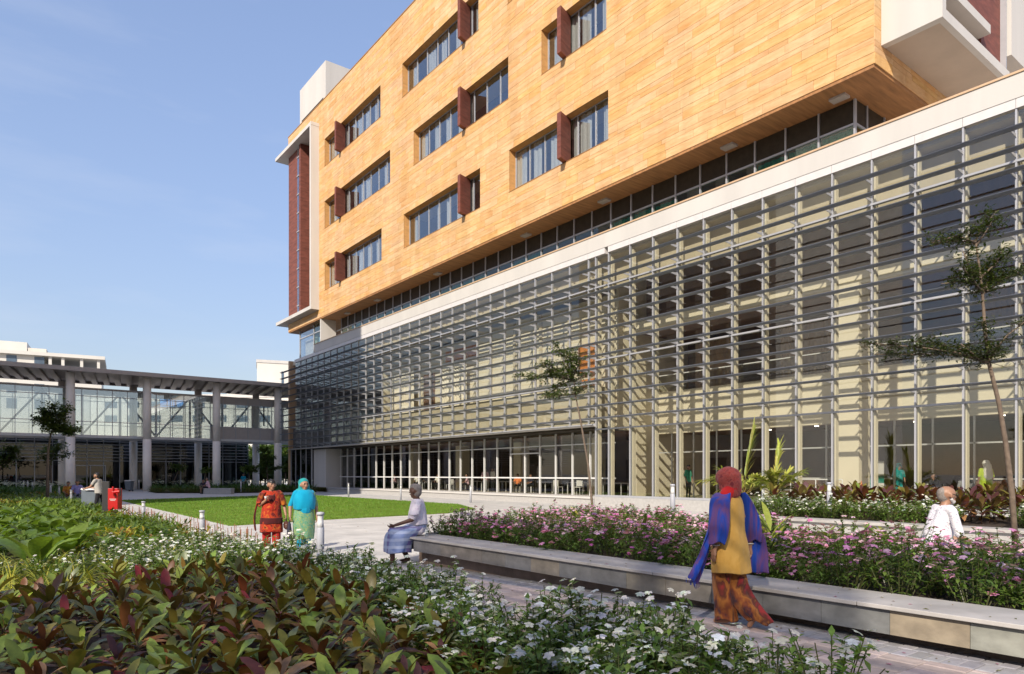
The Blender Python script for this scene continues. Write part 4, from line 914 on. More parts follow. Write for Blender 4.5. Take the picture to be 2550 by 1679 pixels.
# --- variegated gingers in the pink bed
def ginger(n=13):
    q = MB()
    for i in range(n): leaf(q, (random.uniform(-.05,.05),random.uniform(-.05,.05),random.uniform(.1,.35)), random.uniform(0,6.28), random.uniform(.5,1.4), random.uniform(.4,1.2), random.uniform(.30,.46), .075, jit(random.choice([(0.30,0.30,0.05),(0.20,0.25,0.04),(0.12,0.18,0.03)])), 5, .3, .1, .9)
    return q.mesh('variegated_ginger', mt['leaf'], True)
gm_ = [ginger() for _ in range(3)]
GL = ['yellow-green striped plant right of the walking woman in the pink bed','striped yellow-green plant at the foot of the slender middle tree','yellow-green striped leaf upright before the man in glasses','small yellow-green plant left of the walking woman','yellow-green striped plant low in the pink bed at right','second yellow-green plant beside the middle tree trunk']
for i, (px, py, k) in enumerate([(1915,1345,1.25),(1440,1290,.9),(2200,1335,1.0),(1600,1330,.9),(2060,1350,.9),(1520,1325,.9)]):
    p = G(px, py, 0.72); o = link('variegated_ginger', gm_[i%3], loc=(p.x,p.y,0.42)); o.scale = (k,k,k*1.05); o.rotation_euler = (0,0,i*1.1); tag(o, GL[i], 'plant')
q = MB()
for i in range(26): leaf(q, (0,0,random.uniform(0,.08)), random.uniform(0,6.28), random.uniform(.1,1.3), random.uniform(0,1.8), random.uniform(.1,.22), .03, jit((0.36,0.20,0.08)), 3, .2, .1, .6)
p = G(2330,1462,0.5); o = q.build('withered_plant', mt['leaf'], None, True); o.location = (p.x+0.12,p.y,0.46); tag(o, 'withered tan plant at the edge of the planter coping, right', 'plant')
# --- small palms in front of the facade
def palm(loc, nf, H, label):
    o = thing('young_palm', label, 'palm', loc)
    MB().tube([(0,0,0),(0.02,0,.5),(0,0,.95)], [.07,.06,.04], 7).build('trunk', mt['bark'], o, world=False)
    for i in range(nf):
        az = i*2.4+random.uniform(-.3,.3); pt = 1.45 if i == 0 else random.uniform(.75,1.4); L = H*(1.0 if i == 0 else random.uniform(.42,.78)); dr = .15 if i == 0 else random.uniform(.5,1.2); q = MB(); P = []; x=y=0; z=.85
        for k in range(11):
            a = pt-dr*k/10
            if k: x += math.cos(az)*math.cos(a)*L/10; y += math.sin(az)*math.cos(a)*L/10; z += math.sin(a)*L/10
            P.append((x,y,z))
        q.tube(P, [.016*(1-.07*k) for k in range(11)], 4, 0, (0.30,0.22,0.06), False)
        for k in range(3, 11):
            for s in (-1, 1):
                for r in range(3): leaf(q, P[k], az+s*random.uniform(.4,.75), pt-dr*k/10+random.uniform(-.15,.35), random.uniform(.2,.8), L*random.uniform(.24,.36), .075, jit(random.choice([(0.38,0.40,0.08),(0.28,0.34,0.06),(0.46,0.43,0.12)])), 3, .2, .05, .5)
        q.build('frond', mt['leaf'], o, True, False)
    return o
random.seed(31)
p = PW(1850,1182,23); palm((p.x,p.y,.0), 13, 2.1, 'young yellow-green palm with one tall upright frond before the glass')
p = PW(1930,1182,22.5); palm((p.x,p.y,.0), 14, 1.6, 'bushy young palm with arching fronds before the glass, right of its neighbour')

# ================================================================ TREES
def tree(name, label, w, trunk, r0, limbs, lsz=(.05,.03), cols=((0.075,0.11,0.022),(0.105,0.145,0.028),(0.06,0.085,0.018)), dens=1.0, depth=.45, seed=1, flat=.35, group=None, spread=.28):
    """trunk and limbs given as photograph points at depth w; limbs also reach forward and back"""
    random.seed(seed); P = [PW(a, b, w) for a, b in trunk]; base = P[0].copy(); base.z = min(base.z, 0.45)
    o = thing(name, label, 'tree', base, 0, group); fw = Vector((ST, CT, 0)); sc_ = w/F
    MB().tube(P, [r0*(1-.72*i/(len(P)-1)) for i in range(len(P))], 8).build('trunk', mt['bark'], o, True)
    cr = MB()
    for li, L in enumerate(limbs):
        dz = random.uniform(-depth, depth)*.9
        Q = [PW(a, b, w)+fw*(dz*i/(len(L)-1)) for i, (a, b) in enumerate(L)]
        MB().tube(Q, [max(.006, r0*.42*(1-.8*i/(len(Q)-1))) for i in range(len(Q))], 5).build('limb', mt['bark'], o, True)
        tot = sum((Q[i+1]-Q[i]).length for i in range(len(Q)-1))
        for k in range(int(tot*34*dens)):
            t = (random.random()**.75)*(len(Q)-1); i = min(int(t), len(Q)-2); p = Q[i].lerp(Q[i+1], t-i)
            d = Vector((random.gauss(0,1), random.gauss(0,1), random.gauss(0,flat)+.12)).normalized()*random.uniform(.06, spread)*(1-.3*t/(len(Q)-1))
            e = p+d; cr.tube([p, e], [.004,.002], 3, 0, (0.09,0.06,0.03), False)
            for j in range(9):
                c = p.lerp(e, random.uniform(.35,1.1))+Vector((random.gauss(0,.03),random.gauss(0,.03),random.gauss(0,.02)))
                leaf(cr, c, random.uniform(0,6.28), random.uniform(-.4,.9), random.uniform(0,.5), lsz[0]*random.uniform(.7,1.3), lsz[1]*random.uniform(.7,1.3), jit(random.choice(cols),.3), 2, .3, .1, .7)
    cr.build('crown', mt['leaf'], o, False)
    return o
def Z(x0, y0, s, pts): return [(x0+a/s, y0+b/s) for a, b in pts]
t1 = lambda *p: Z(1200, 780, 2.85, p); t2 = lambda *p: Z(2000, 400, 1.567, p)
tree('slender_tree', 'slender young tree with sparse layered crown in the pink bed, middle', 15.6, t1((800,1520),(780,1330),(755,1080),(700,760),(665,590),(652,470)), .034,
  [t1((660,575),(560,590),(430,600)), t1((660,575),(520,580),(470,575)), t1((660,560),(720,550)), t1((652,480),(560,455),(400,440),(230,440)), t1((652,480),(500,430),(420,360)), t1((650,470),(600,400),(560,300),(530,235)),
   t1((650,470),(640,380),(650,260)), t1((652,470),(580,420),(500,400),(320,470)), t1((655,490),(710,450),(720,400)), t1((650,470),(610,350),(590,250)), t1((645,480),(560,500),(510,540)), t1((652,440),(690,350),(670,290))], (.075,.042), dens=1.15, seed=4, spread=.42)
tree('slender_tree', 'slender young tree with tiered dark crown at the right edge of the pink bed', 8.0, t2((835,1600),(815,1300),(790,1100),(765,950),(725,790),(708,640),(700,520),(685,400),(672,310)), .034,
  [t2((725,790),(600,750),(450,730),(215,712)), t2((725,790),(640,755),(520,745),(330,740)), t2((722,780),(620,720),(480,690)), t2((725,785),(780,740),(815,700)), t2((720,770),(690,690),(660,640)), t2((722,775),(770,690),(820,640)), t2((722,785),(660,760),(600,720)),
   t2((700,520),(650,470),(520,490)), t2((700,520),(640,480),(570,440)), t2((702,520),(760,470),(862,425)), t2((702,515),(790,410),(870,300)), t2((690,450),(640,420),(610,360)), t2((690,460),(760,400),(800,370)), t2((695,480),(720,430),(760,410)), t2((702,520),(790,460),(900,410)),
   t2((672,320),(600,295),(510,318)), t2((672,315),(640,300),(560,290)), t2((672,315),(735,240),(815,165)), t2((676,330),(720,270),(745,235)), t2((790,1095),(770,1080),(752,1070))][:-1], (.052,.026), dens=1.5, seed=9, depth=.5, spread=.28)
t3 = lambda *p: Z(0, 820, 3.1316, p)
tree('young_tree', 'young tree with brown trunk and dark round crown before the covered walkway', 36, t3((368,1380),(372,1150),(375,960),(392,840),(415,755)), .085,
  [t3((415,755),(400,690),(330,640)), t3((415,755),(440,670),(470,590)), t3((415,755),(500,700),(520,640)), t3((410,765),(500,770),(620,790)), t3((410,765),(540,800),(590,820)), t3((405,780),(360,740),(340,700)), t3((415,755),(380,650),(430,600)), t3((400,800),(440,800),(480,760)), t3((415,755),(330,720),(345,650))], (.20,.10), dens=1.1, seed=12, depth=.9, spread=.85)
tree('young_tree', 'leafy tree close behind the brown trunk under the bridge', 50, t3((400,1200),(398,1080),(395,1000)), .06, [t3((395,1000),(340,960),(320,930)), t3((395,1000),(450,940),(480,900)), t3((396,1020),(470,1000),(505,960)), t3((395,1000),(400,930),(430,880)), t3((395,1030),(340,1020),(310,1000))], (.22,.12), dens=.5, seed=15, depth=1.0, spread=1.0)
tree('young_tree', 'tree with bent pale branch at the far left edge', 40, t3((-60,1230),(-40,1140),(20,1080),(60,1040)), .07, [t3((60,1040),(110,980),(150,920)), t3((60,1040),(140,950),(215,930)), t3((20,1080),(0,1000),(60,980)), t3((20,1080),(60,1010),(30,960)), t3((0,1100),(-60,1020),(-40,980)), t3((60,1040),(100,1000),(130,1000))], (.24,.12), dens=.5, seed=18, depth=1.0, spread=.9)
FC = ((0.10,0.16,0.03),(0.14,0.20,0.05),(0.08,0.13,0.03))
for i, (lab, tr, lm_) in enumerate([
  ('frangipani sapling right of the second walkway column', ((1350,1200),(1375,1140),(1390,1100)), [((1390,1100),(1370,1080),(1360,1070)),((1390,1100),(1420,1090),(1430,1080)),((1390,1100),(1395,1085),(1390,1070))]),
  ('small frangipani sapling behind the couple on the far bench', ((1590,1200),(1598,1140),(1600,1110)), [((1600,1110),(1585,1100),(1580,1095)),((1600,1110),(1612,1100),(1618,1098))]),
  ('small frangipani sapling left of the third walkway column', ((1660,1190),(1655,1140),(1665,1110)), [((1665,1110),(1650,1105),(1648,1100)),((1665,1110),(1680,1100),(1688,1098))]),
  ('bushy frangipani right of the third walkway column', ((1945,1200),(1945,1140),(1940,1110)), [((1940,1110),(1915,1090),(1905,1085)),((1940,1110),(1960,1085),(1985,1075)),((1942,1130),(1970,1110),(1995,1100)),((1940,1110),(1935,1090),(1940,1075))]),
  ('tall frangipani between the last two walkway columns', ((2090,1210),(2085,1130),(2080,1060),(2075,1010)), [((2075,1010),(2050,960),(2040,930)),((2080,1060),(2110,1010),(2140,1000)),((2080,1060),(2050,1040),(2035,1000)),((2085,1120),(2120,1090),(2150,1080)),((2080,1080),(2060,1060),(2050,1080)),((2075,1010),(2090,960),(2085,930)),((2085,1130),(2060,1130),(2045,1120))]),
  ('frangipani sapling beside the corner of the glass podium', ((2225,1200),(2228,1130),(2230,1095)), [((2230,1095),(2215,1085),(2200,1085)),((2230,1095),(2245,1080),(2255,1080)),((2230,1095),(2232,1080),(2230,1070))])]):
    tree('frangipani', lab, 72, t3(*tr), .07, [t3(*L) for L in lm_], (.42,.15), FC, dens=.42, seed=40+i, depth=.9, spread=.75)
# background trees seen through the gap beside the podium end
for i, (px, w_, h_) in enumerate([(648,104,6.5),(672,98,5.5),(700,108,7.5),(718,96,5.0),(735,112,7.0)]):
    p = PW(px, 1182, w_); b = pix((p.x,p.y,0)); sc2 = F/w_; L = []
    for k in range(9): a = k*.7; L.append([(px,b[1]-h_*.45*sc2),(px+math.cos(a)*.9*sc2,b[1]-h_*(.6+.1*(k%3))*sc2),(px+math.cos(a)*1.9*sc2,b[1]-h_*(.62+.13*(k%4))*sc2)])
    tree('background_tree', 'leafy tree beyond the gap beside the podium end', w_, [(px,b[1]),(px+1,b[1]-h_*.25*sc2),(px,b[1]-h_*.5*sc2)], .14, L, (.5,.28), FC, dens=.35, seed=70+i, depth=2.0, spread=1.8, group='trees beyond the gap')
# fallen petals and leaves on the path and paving
random.seed(99); q = MB()
for i in range(420):
    if i < 190: x, y = random.choice([random.uniform(4.2,4.7), random.uniform(4.2,6.3), random.uniform(5.9,6.35)]), random.uniform(1.2,10.8); z = zp(y)+.004; s = random.uniform(.012,.03)
    elif i < 250: x, y = random.uniform(6.1,6.7), random.uniform(1.5,11); z = .503; s = random.uniform(.01,.028)
    else: x, y = random.uniform(4.4,20), random.uniform(11.5,26); z = .004; s = random.uniform(.015,.04)
    a = random.uniform(0,6.28); c, d = math.cos(a)*s, math.sin(a)*s; h = random.uniform(.001,.008)
    q.add([(x-c,y-d,z),(x+d*.5,y-c*.5,z+h),(x+c,y+d,z),(x-d*.5,y+c*.5,z+h)], [(0,1,2,3)], 0, random.choice([(0.30,0.17,0.07),(0.24,0.12,0.05),(0.60,0.55,0.5),(0.55,0.25,0.38),(0.20,0.2,0.06)]))
tag(q.build('fallen_leaves', mt['leaf']), 'scattered fallen petals and dry leaves on the paving', 'litter', kind='stuff')
# ragged grass fringe at the lawn edge
q = MB()
for i in range(len(LAWN)):
    a, b = Vector(LAWN[i]+(0,)), Vector(LAWN[(i+1)%len(LAWN)]+(0,)); n = int((b-a).length*75)
    for k in range(n):
        p = a.lerp(b, random.random())+Vector((random.gauss(0,.035),random.gauss(0,.035),0)); w_ = random.uniform(.008,.016); h = random.uniform(.03,.08); g = random.uniform(.7,1.3); an = random.uniform(0,6.28)
        q.add([(p.x-math.cos(an)*w_,p.y-math.sin(an)*w_,0),(p.x+math.cos(an)*w_,p.y+math.sin(an)*w_,0),(p.x+random.uniform(-.04,.04),p.y+random.uniform(-.04,.04),h)], [(0,1,2)], 0, (0.15*g,0.26*g,0.03*g))
tag(q.build('lawn_edge_grass', lm), 'ragged grass blades along the lawn edge', 'grass', kind='stuff')
for i, (px, w_, h_) in enumerate([(612,97,5.0),(627,95,4.5),(640,92,4.5),(660,90,5.5),(685,93,5.0),(705,91,6.0),(725,88,5.0)]):
    p = PW(px, 1182, w_); b = pix((p.x,p.y,0)); sc2 = F/w_; L = []
    for k in range(12): a = k*.55; L.append([(px,b[1]-h_*.2*sc2),(px+math.cos(a)*.9*sc2,b[1]-h_*(.3+.12*(k%4))*sc2),(px+math.cos(a)*1.7*sc2,b[1]-h_*(.3+.16*(k%5))*sc2)])
    tree('background_tree', 'leafy tree beyond the gap beside the podium end', w_, [(px,b[1]),(px+1,b[1]-h_*.25*sc2),(px,b[1]-h_*.5*sc2)], .14, L, (.42,.24), FC, dens=.35, seed=90+i, depth=2.0, spread=1.5, group='trees beyond the gap')

# ================================================================ STREET FURNITURE
mt['bollard'] = M('grey bollard paint', (0.40,0.41,0.45), 0.45, 0.06, 4, coord='Object'); mt['bollardlens'] = M('frosted bollard lens', (0.72,0.72,0.72), 0.35, 0.05, coord='Object')
def bollard_mesh():
    a = MB().lathe([(.060,0),(.060,.70),(.058,.705)], n=20); b = MB().lathe([(.056,.705),(.048,.80),(.046,.90),(.050,.905)], n=20); c = MB().lathe([(.060,.905),(.062,.935),(.058,.955),(.02,.96)], n=20)
    return a.mesh('bollard_post', mt['bollard'], True), b.mesh('bollard_lens', mt['bollardlens'], True), c.mesh('bollard_cap', mt['bollard'], True)
bm_ = bollard_mesh()
def bollard(p, h, label, r=1.0):
    o = thing('bollard_light', label, 'bollard', p, 0, 'bollard lights')
    for nm, me in zip(('post','lens','cap'), bm_):
        c = bpy.data.objects.new(nm, me); C.objects.link(c); c.parent = o; c.scale = (r, r, h/.96)
for px, py, w, h, lab in [
  (798,1275,11.2,.95,'bollard light nearest the viewer, beside the woman in turquoise'), (503,1271,15.5,.75,'bollard light among stakes left of the woman in red'), (357,1248.5,21.9,.70,'bollard light right of the red fire cabinet'),
  (177,1220,34,.85,'bollard light left of the grey bin at the low bench'), (147,1212,40,.85,'bollard light second left of the grey bin'), (126,1207,46,.85,'bollard light right of the young tree trunk'), (81.5,1200,52,.9,'bollard light left of the young tree trunk'),
  (69,1197,64,.95,'bollard light left of the tree by the lobby, right of a pair'), (59,1197,66,.95,'bollard light left of the tree by the lobby, left of a pair'), (346,1195,70,.95,'bollard light between the second pair of walkway columns'), (544,1197,66,.95,'bollard light right of the third walkway column'), (600,1198,60,.95,'bollard light in the lily bed right of the far bench'),
  (535,1194,74,.95,'bollard light behind the couple on the far bench'),
  (868,1203,48,.95,'bollard light by the white pier of the glass podium'), (998,1207,43,.95,'bollard light on the forecourt above the seated old man'), (1172,1210,39,.95,'bollard light at the lawn corner before the recessed glazing'), (1675,1205.5,17,.92,'bollard light at the back of the pink bed, left of the walking woman'), (2065,1201,18,.95,'bollard light in the rear planter left of the man in glasses')]:
    p = PW(px, py, w); bollard((p.x, p.y, p.z-h), h, lab)
# stakes along the bed edge
mt['twig'] = M('red brown stake', (0.26,0.11,0.06), 0.8, 0.3, 6)
SF = thing('stake_fence', 'row of thin red-brown stakes along the bed edge beside the path', 'stakes', (4.25, 25, 0.05)); sm_ = MB().tube([(0,0,0),(0,0,1)], [.008,.006], 5).mesh('stake', mt['twig'])
for i in range(170):
    y = 12.8 + 27*(i/170)**1.25; o = bpy.data.objects.new('stake', sm_); C.objects.link(o); o.parent = SF; o.location = (random.uniform(-.09,.09), y-25+random.uniform(-.05,.05), 0); o.scale = (1.2,1.2,random.uniform(.28,.52)); o.rotation_euler = (random.uniform(-.07,.07), random.uniform(-.07,.07), 0)
# red hose cabinet and its dark post
p = G(276, 1302, 0.1); fc = thing('fire_hose_cabinet', 'red fire hose cabinet on a post beside the left bed', 'fire cabinet', (p.x, p.y, 0.05), -TH); fc.scale = (.8,.8,.95)
mt['firered'] = M('red gloss paint', (0.42,0.010,0.010), 0.3, 0.06, 5)
MB().box(-.06,.06,-.05,.05,0,1.12).build('post', mt['firered'], fc, world=False)
bevel(MB().box(-.02,.36,-.17,.15,.50,1.18).build('cabinet', mt['firered'], fc, world=False), .012)
MB().tube([(.16,-.16,1.06),(.44,-.16,1.08)], .05, 10).tube([(.2,-.2,1.10),(.2,-.2,1.24)], .035, 8).tube([(.24,-.16,1.0),(.24,-.33,1.0)], .05, 10).build('valve', mt['firered'], fc, world=False)
MB().tube([(.44,-.16,.93),(.47,-.16,1.02),(.47,-.16,1.14),(.43,-.16,1.22)], .022, 6).build('handle', mt['black'], fc, world=False)
MB().box(.05,.30,-.176,-.171,.82,.84).box(.08,.27,-.176,-.171,.78,.795).build('lettering', mt['white'], fc, world=False)
p = G(264, 1300, 0.1); bp = bevel(MB().box(-.11,.11,-.035,.035,0,1.33).build('dark_sign_post', mt['black']), .006); bp.location = (p.x, p.y, 0.05); bp.rotation_euler = (0,0,-TH); tag(bp, 'flat black upright panel beside the red fire cabinet', 'post')
# wheeled bin
mt['bin'] = M('grey blue plastic', (0.115,0.14,0.17), 0.45, 0.08, 6)
def wheelie(loc, rz, label, s=1.0, tilt=0.0, group=None):
    o = thing('wheeled_bin', label, 'bin', loc, rz, group); o.scale = (s,s,s); o.rotation_euler = (0, tilt, rz)
    bevel(MB().hexa([(-.22,-.26,.08),(.22,-.26,.08),(.22,.26,.08),(-.22,.26,.08)],[(-.30,-.30,.98),(.30,-.30,.98),(.30,.30,.98),(-.30,.30,.98)]).build('body', mt['bin'], o, world=False), .02)
    bevel(MB().hexa([(-.33,-.32,.985),(.33,-.32,.985),(.33,.32,.985),(-.33,.32,.985)],[(-.30,-.28,1.05),(.30,-.28,1.07),(.30,.28,1.07),(-.30,.28,1.05)]).build('lid', mt['steel'], o, world=False), .015)
    for s_ in (-1, 1): MB().tube([(.16,s_*.22,.09),(.16,s_*.29,.09)], .09, 14).build('wheel', mt['black'], o, world=False)
    MB().tube([(.34,-.2,.95),(.40,-.2,.97),(.40,.2,.97),(.34,.2,.95)], .016, 6).build('handle', mt['black'], o, world=False)
p = G(226, 1283, 0); wheelie((p.x, p.y, 0), -TH, 'grey wheeled bin being tipped by the man in the grey T-shirt', 1.0, 0.10)
p = G(322, 1218.5, 0.0); p = PW(322, 1182, 66); wheelie((p.x, p.y, 0), -TH, 'grey bin standing at the edge of the lobby paving', 1.0)
# concrete seats
def seat(p, L, D, H, rz, label): 
    o = thing('concrete_bench', label, 'bench', p, rz)
    bevel(MB().box(-L/2, L/2, -D/2, D/2, H-.07, H).build('seat', mt['plinth'], o, world=False), .008); bevel(MB().box(-L/2+.02, L/2-.02, -D/2+.02, D/2-.02, 0, H-.072).build('base', mt['plinth'], o, world=False), .008)
p = PW(545, 1182, 57); seat((p.x, p.y, 0), 2.3, .75, .48, -TH, 'grey concrete block bench at the far edge of the lawn')
p = PW(180, 1182, 36.5); seat((p.x, p.y, 0), 2.0, .7, .45, -TH+.2, 'low concrete bench behind the stakes at left')
wb3 = MB().lathe([(.028,0),(.032,.03),(.032,.13),(.012,.155),(.012,.18)], n=12).build('water_bottle', glass('bottle plastic', (.9,.93,.95), 1.5, .05), None, True); p = G(1062, 1336, .5); wb3.location = (p.x, p.y, .5); tag(wb3, 'small clear bottle on the coping behind the seated old man', 'bottle')

# ================================================================ PEOPLE
mt['skin'] = M('brown skin', (0.33,0.175,0.11), 0.5, 0.08, 9, coord='Object'); mt['skindk'] = M('dark brown skin', (0.105,0.048,0.03), 0.5, 0.08, 9, coord='Object')
mt['hair'] = M('black hair', (0.012,0.010,0.009), 0.45, 0.3, 40, coord='Object'); mt['greyhair'] = M('grey hair', (0.22,0.19,0.17), 0.7, 0.3, 60, coord='Object'); mt['eye'] = M('eye', (0.01,0.008,0.008), 0.2, 0, coord='Object')
def cloth(name, cols, scale=6.0, rough=0.85, stretch=(1,1,1), plaid=None, fold=0.35):
    m, n, l, p = nt(name); v = pos(n, l, stretch, coord='Object'); f = noise(n, l, v, scale, 3, .5, .6); q = n.new('ShaderNodeValToRGB'); cr = q.color_ramp
    while len(cr.elements) < len(cols): cr.elements.new(.5)
    for i, c in enumerate(cols): cr.elements[i].position = .32+.36*i/max(1,len(cols)-1); cr.elements[i].color = tuple(c)+(1,)
    l.new(f, q.inputs['Fac']); k = q.outputs['Color']
    if plaid:
        for d, sc2 in (('X',plaid[0]),('Z',plaid[0])):
            wv = n.new('ShaderNodeTexWave'); wv.bands_direction = d; wv.inputs['Scale'].default_value = sc2; wv.inputs['Distortion'].default_value = .8; l.new(v, wv.inputs['Vector'])
            k = mixc(n, l, ramp(n, l, wv.outputs['Fac'], .55, .8, (0,0,0), (.6,.6,.6)), k, plaid[1 if d == 'X' else 2])
    l.new(k, p.inputs['Base Color']); p.inputs['Roughness'].default_value = rough; p.inputs['Specular IOR Level'].default_value = .2
    try: p.inputs['Sheen Weight'].default_value = .15
    except Exception: pass
    bump(n, l, p, noise(n, l, pos(n, l, (1,1,.35), coord='Object'), 14, 3), fold, .02); return m
def cap(mb, a, b, ra, rb, n=12):
    a, b = Vector(a), Vector(b); d = (b-a); d = d.normalized() if d.length > 1e-5 else Vector((0,0,1)); P, R = [], []
    for k in (0.02,.35,.7,1.05): P.append(a-d*ra*math.cos(k*1.45)); R.append(max(.0005, ra*math.sin(k*1.45)))
    P.append(a); R.append(ra)
    P.append(b); R.append(rb)
    for k in (1.05,.7,.35,.02): P.append(b+d*rb*math.cos(k*1.45)); R.append(max(.0005, rb*math.sin(k*1.45)))
    mb.tube(P, R, n)
def fuse(name, caps, mats, parent, voxel=.011, smooth=3):
    """one continuous surface grown over tapering limbs; each face takes the material of the limb it belongs to"""
    q = MB()
    for c in caps: cap(q, c[0], c[1], c[2], c[3])
    me = q.mesh(name+'_cage'); o = bpy.data.objects.new(name+'_cage', me); C.objects.link(o)
    r = o.modifiers.new('r', 'REMESH'); r.mode = 'VOXEL'; r.voxel_size = voxel
    if smooth: s = o.modifiers.new('s', 'SMOOTH'); s.iterations = smooth; s.factor = .5
    dg = bpy.context.evaluated_depsgraph_get(); nm = bpy.data.meshes.new_from_object(o.evaluated_get(dg)); bpy.data.objects.remove(o); bpy.data.meshes.remove(me)
    n = len(nm.polygons); cen = np.empty(n*3, dtype=np.float32); nm.polygons.foreach_get('center', cen); cen = cen.reshape(-1, 3); best = np.full(n, 1e9); idx = np.zeros(n, dtype=np.int32)
    for c in caps:
        a, b = np.array(c[0]), np.array(c[1]); d = b-a; L2 = max(1e-9, d@d); t = np.clip(((cen-a)@d)/L2, 0, 1); dist = np.linalg.norm(cen-(a+t[:,None]*d), axis=1)-(c[2]+t*(c[3]-c[2])); k = dist < best; best[k] = dist[k]; idx[k] = c[4]
    nm.materials.clear()
    for m_ in mats: nm.materials.append(m_)
    nm.polygons.foreach_set('material_index', idx); nm.polygons.foreach_set('use_smooth', [True]*n); nm.name = name
    return link(name, nm, parent, False)
def hand(w, e, side, m, curl=.35, s=1.0):
    """palm and five fingers beyond wrist w, forearm coming from e; side = +1 right hand, -1 left"""
    w, e = Vector(w), Vector(e); d = (w-e).normalized(); X = d.cross(Vector((0,1,0))); X = (X if X.length > .1 else Vector((1,0,0))).normalized(); Nn = X.cross(d).normalized(); out = []
    A = Nn                                               # across the palm (knuckle line)
    T = X*(-side)                                        # direction the fingers curl to
    for k in (-1, 0, 1): out.append((w+d*.012, w+d*.075*s+A*.02*k*s, .02*s, .015*s, m))
    for k, L in ((-1.5,.062),(-.5,.075),(.5,.08),(1.5,.072)):
        b = w+d*.08*s+A*.0145*k*s; kn = b+(d*math.cos(curl)+T*math.sin(curl))*L*.5*s; tp = kn+(d*math.cos(curl*2.3)+T*math.sin(curl*2.3))*L*.5*s; out += [(b, kn, .0095*s, .0088*s, m), (kn, tp, .0088*s, .0075*s, m)]
    b = w+d*.03*s+A*.025*s; kn = b+(d*.6+A*.75).normalized()*.035*s; out += [(b, kn, .012*s, .010*s, m), (kn, kn+(d*.85+A*.3+T*.3).normalized()*.03*s, .010*s, .008*s, m)]
    return out
def head_caps(c, f, m, hm, r=1.0, hair='short', up=Vector((0,0,1))):
    """c = centre of the skull, f = looking direction"""
    c, f = Vector(c), Vector(f).normalized(); u = up; s = f.cross(u).normalized(); k = r
    o = [(c-f*.012*k+u*.012*k, c+f*.01*k+u*.01*k, .093*k, .090*k, m), (c+f*.02*k-u*.05*k, c+f*.042*k-u*.085*k, .062*k, .040*k, m), (c+f*.093*k+u*.0*k, c+f*.108*k-u*.03*k, .010*k, .014*k, m),
         (c+f*.086*k-u*.062*k-s*.018*k, c+f*.086*k-u*.062*k+s*.018*k, .010*k, .010*k, m)]
    for sg in (-1, 1): o += [(c+s*sg*.092*k-u*.0*k, c+s*sg*.096*k-u*.035*k, .018*k, .012*k, m), (c+f*.083*k+s*sg*.034*k+u*.028*k, c+f*.083*k+s*sg*.02*k+u*.03*k, .012*k, .012*k, m)]
    if hair == 'short': o += [(c-f*.03*k+u*.04*k, c+f*.022*k+u*.056*k, .090*k, .074*k, hm), (c-f*.04*k-u*.02*k, c-f*.03*k+u*.02*k, .078*k, .085*k, hm)]
    if hair == 'bun': o += [(c-f*.03*k+u*.04*k, c+f*.022*k+u*.056*k, .092*k, .076*k, hm), (c-f*.04*k-u*.03*k, c-f*.03*k+u*.02*k, .082*k, .088*k, hm), (c-f*.13*k-u*.02*k, c-f*.14*k-u*.03*k, .045*k, .04*k, hm)]
    if hair == 'fringe': o += [(c-f*.05*k-u*.03*k, c-f*.05*k+u*.01*k, .07*k, .075*k, hm)]
    return o
def face_bits(parent, c, f, r=1.0, glasses=False, beard=None, brow=None):
    c, f = Vector(c), Vector(f).normalized(); u = Vector((0,0,1)); s = f.cross(u).normalized(); q = MB()
    for sg in (-1, 1): cap(q, c+f*.088*r+s*sg*.036*r+u*.008*r, c+f*.088*r+s*sg*.030*r+u*.008*r, .0095*r, .0095*r, 8)
    q.build('eyes', mt['eye'], parent, True, False)
    q = MB()
    for sg in (-1, 1): cap(q, c+f*.093*r+s*sg*.05*r+u*.030*r, c+f*.096*r+s*sg*.018*r+u*.034*r, .0055*r, .0065*r, 6)
    q.build('eyebrows', brow or mt['hair'], parent, True, False)
    q = MB(); cap(q, c+f*.092*r-u*.06*r-s*.02*r, c+f*.092*r-u*.06*r+s*.02*r, .008*r, .008*r, 6); q.build('mouth', M('lips', (0.16,0.05,0.04), .5, 0) if 'lips' not in bpy.data.materials else bpy.data.materials['lips'], parent, True, False)
    if glasses:
        q = MB()
        for sg in (-1, 1):
            ctr = c+f*.108*r+s*sg*.036*r+u*.006*r; q.tube([ctr+(s*math.cos(a)*.027+u*math.sin(a)*.02)*r for a in np.linspace(0,6.28,14)], .0035*r, 5); q.tube([ctr+s*sg*.027*r, c+s*sg*.1*r+u*.01*r], .003*r, 5)
        q.tube([c+f*.11*r-s*.01*r+u*.01*r, c+f*.11*r+s*.01*r+u*.01*r], .003*r, 5); q.build('glasses', mt['black'], parent, True, False)
    if beard:
        q = MB(); cap(q, c+f*.055*r-u*.098*r, c+f*.075*r-u*.085*r, .034*r, .03*r, 10)
        for sg in (-1, 1): cap(q, c+f*.02*r+s*sg*.062*r-u*.06*r, c+f*.06*r+s*sg*.03*r-u*.095*r, .02*r, .022*r, 8)
        q.build('beard', beard, parent, True, False)
def loft(rings, n=28, open_=True):
    """rings: (centre, rx, ry, ripple amplitude, ripple count, phase)"""
    q = MB(); k = len(rings)
    for (c, rx, ry, am, kk, ph) in rings:
        for j in range(n):
            a = 2*math.pi*j/n; f = 1+am*math.sin(kk*a+ph)+am*.5*math.sin((kk*2+1)*a+ph*1.7); q.v.append((c[0]+rx*f*math.cos(a), c[1]+ry*f*math.sin(a), c[2]+am*.15*math.sin(3*a+ph)))
    for i in range(k-1):
        for j in range(n): q.f.append((i*n+j, i*n+(j+1)%n, (i+1)*n+(j+1)%n, (i+1)*n+j)); q.m.append(0); q.t.append(None)
    return q
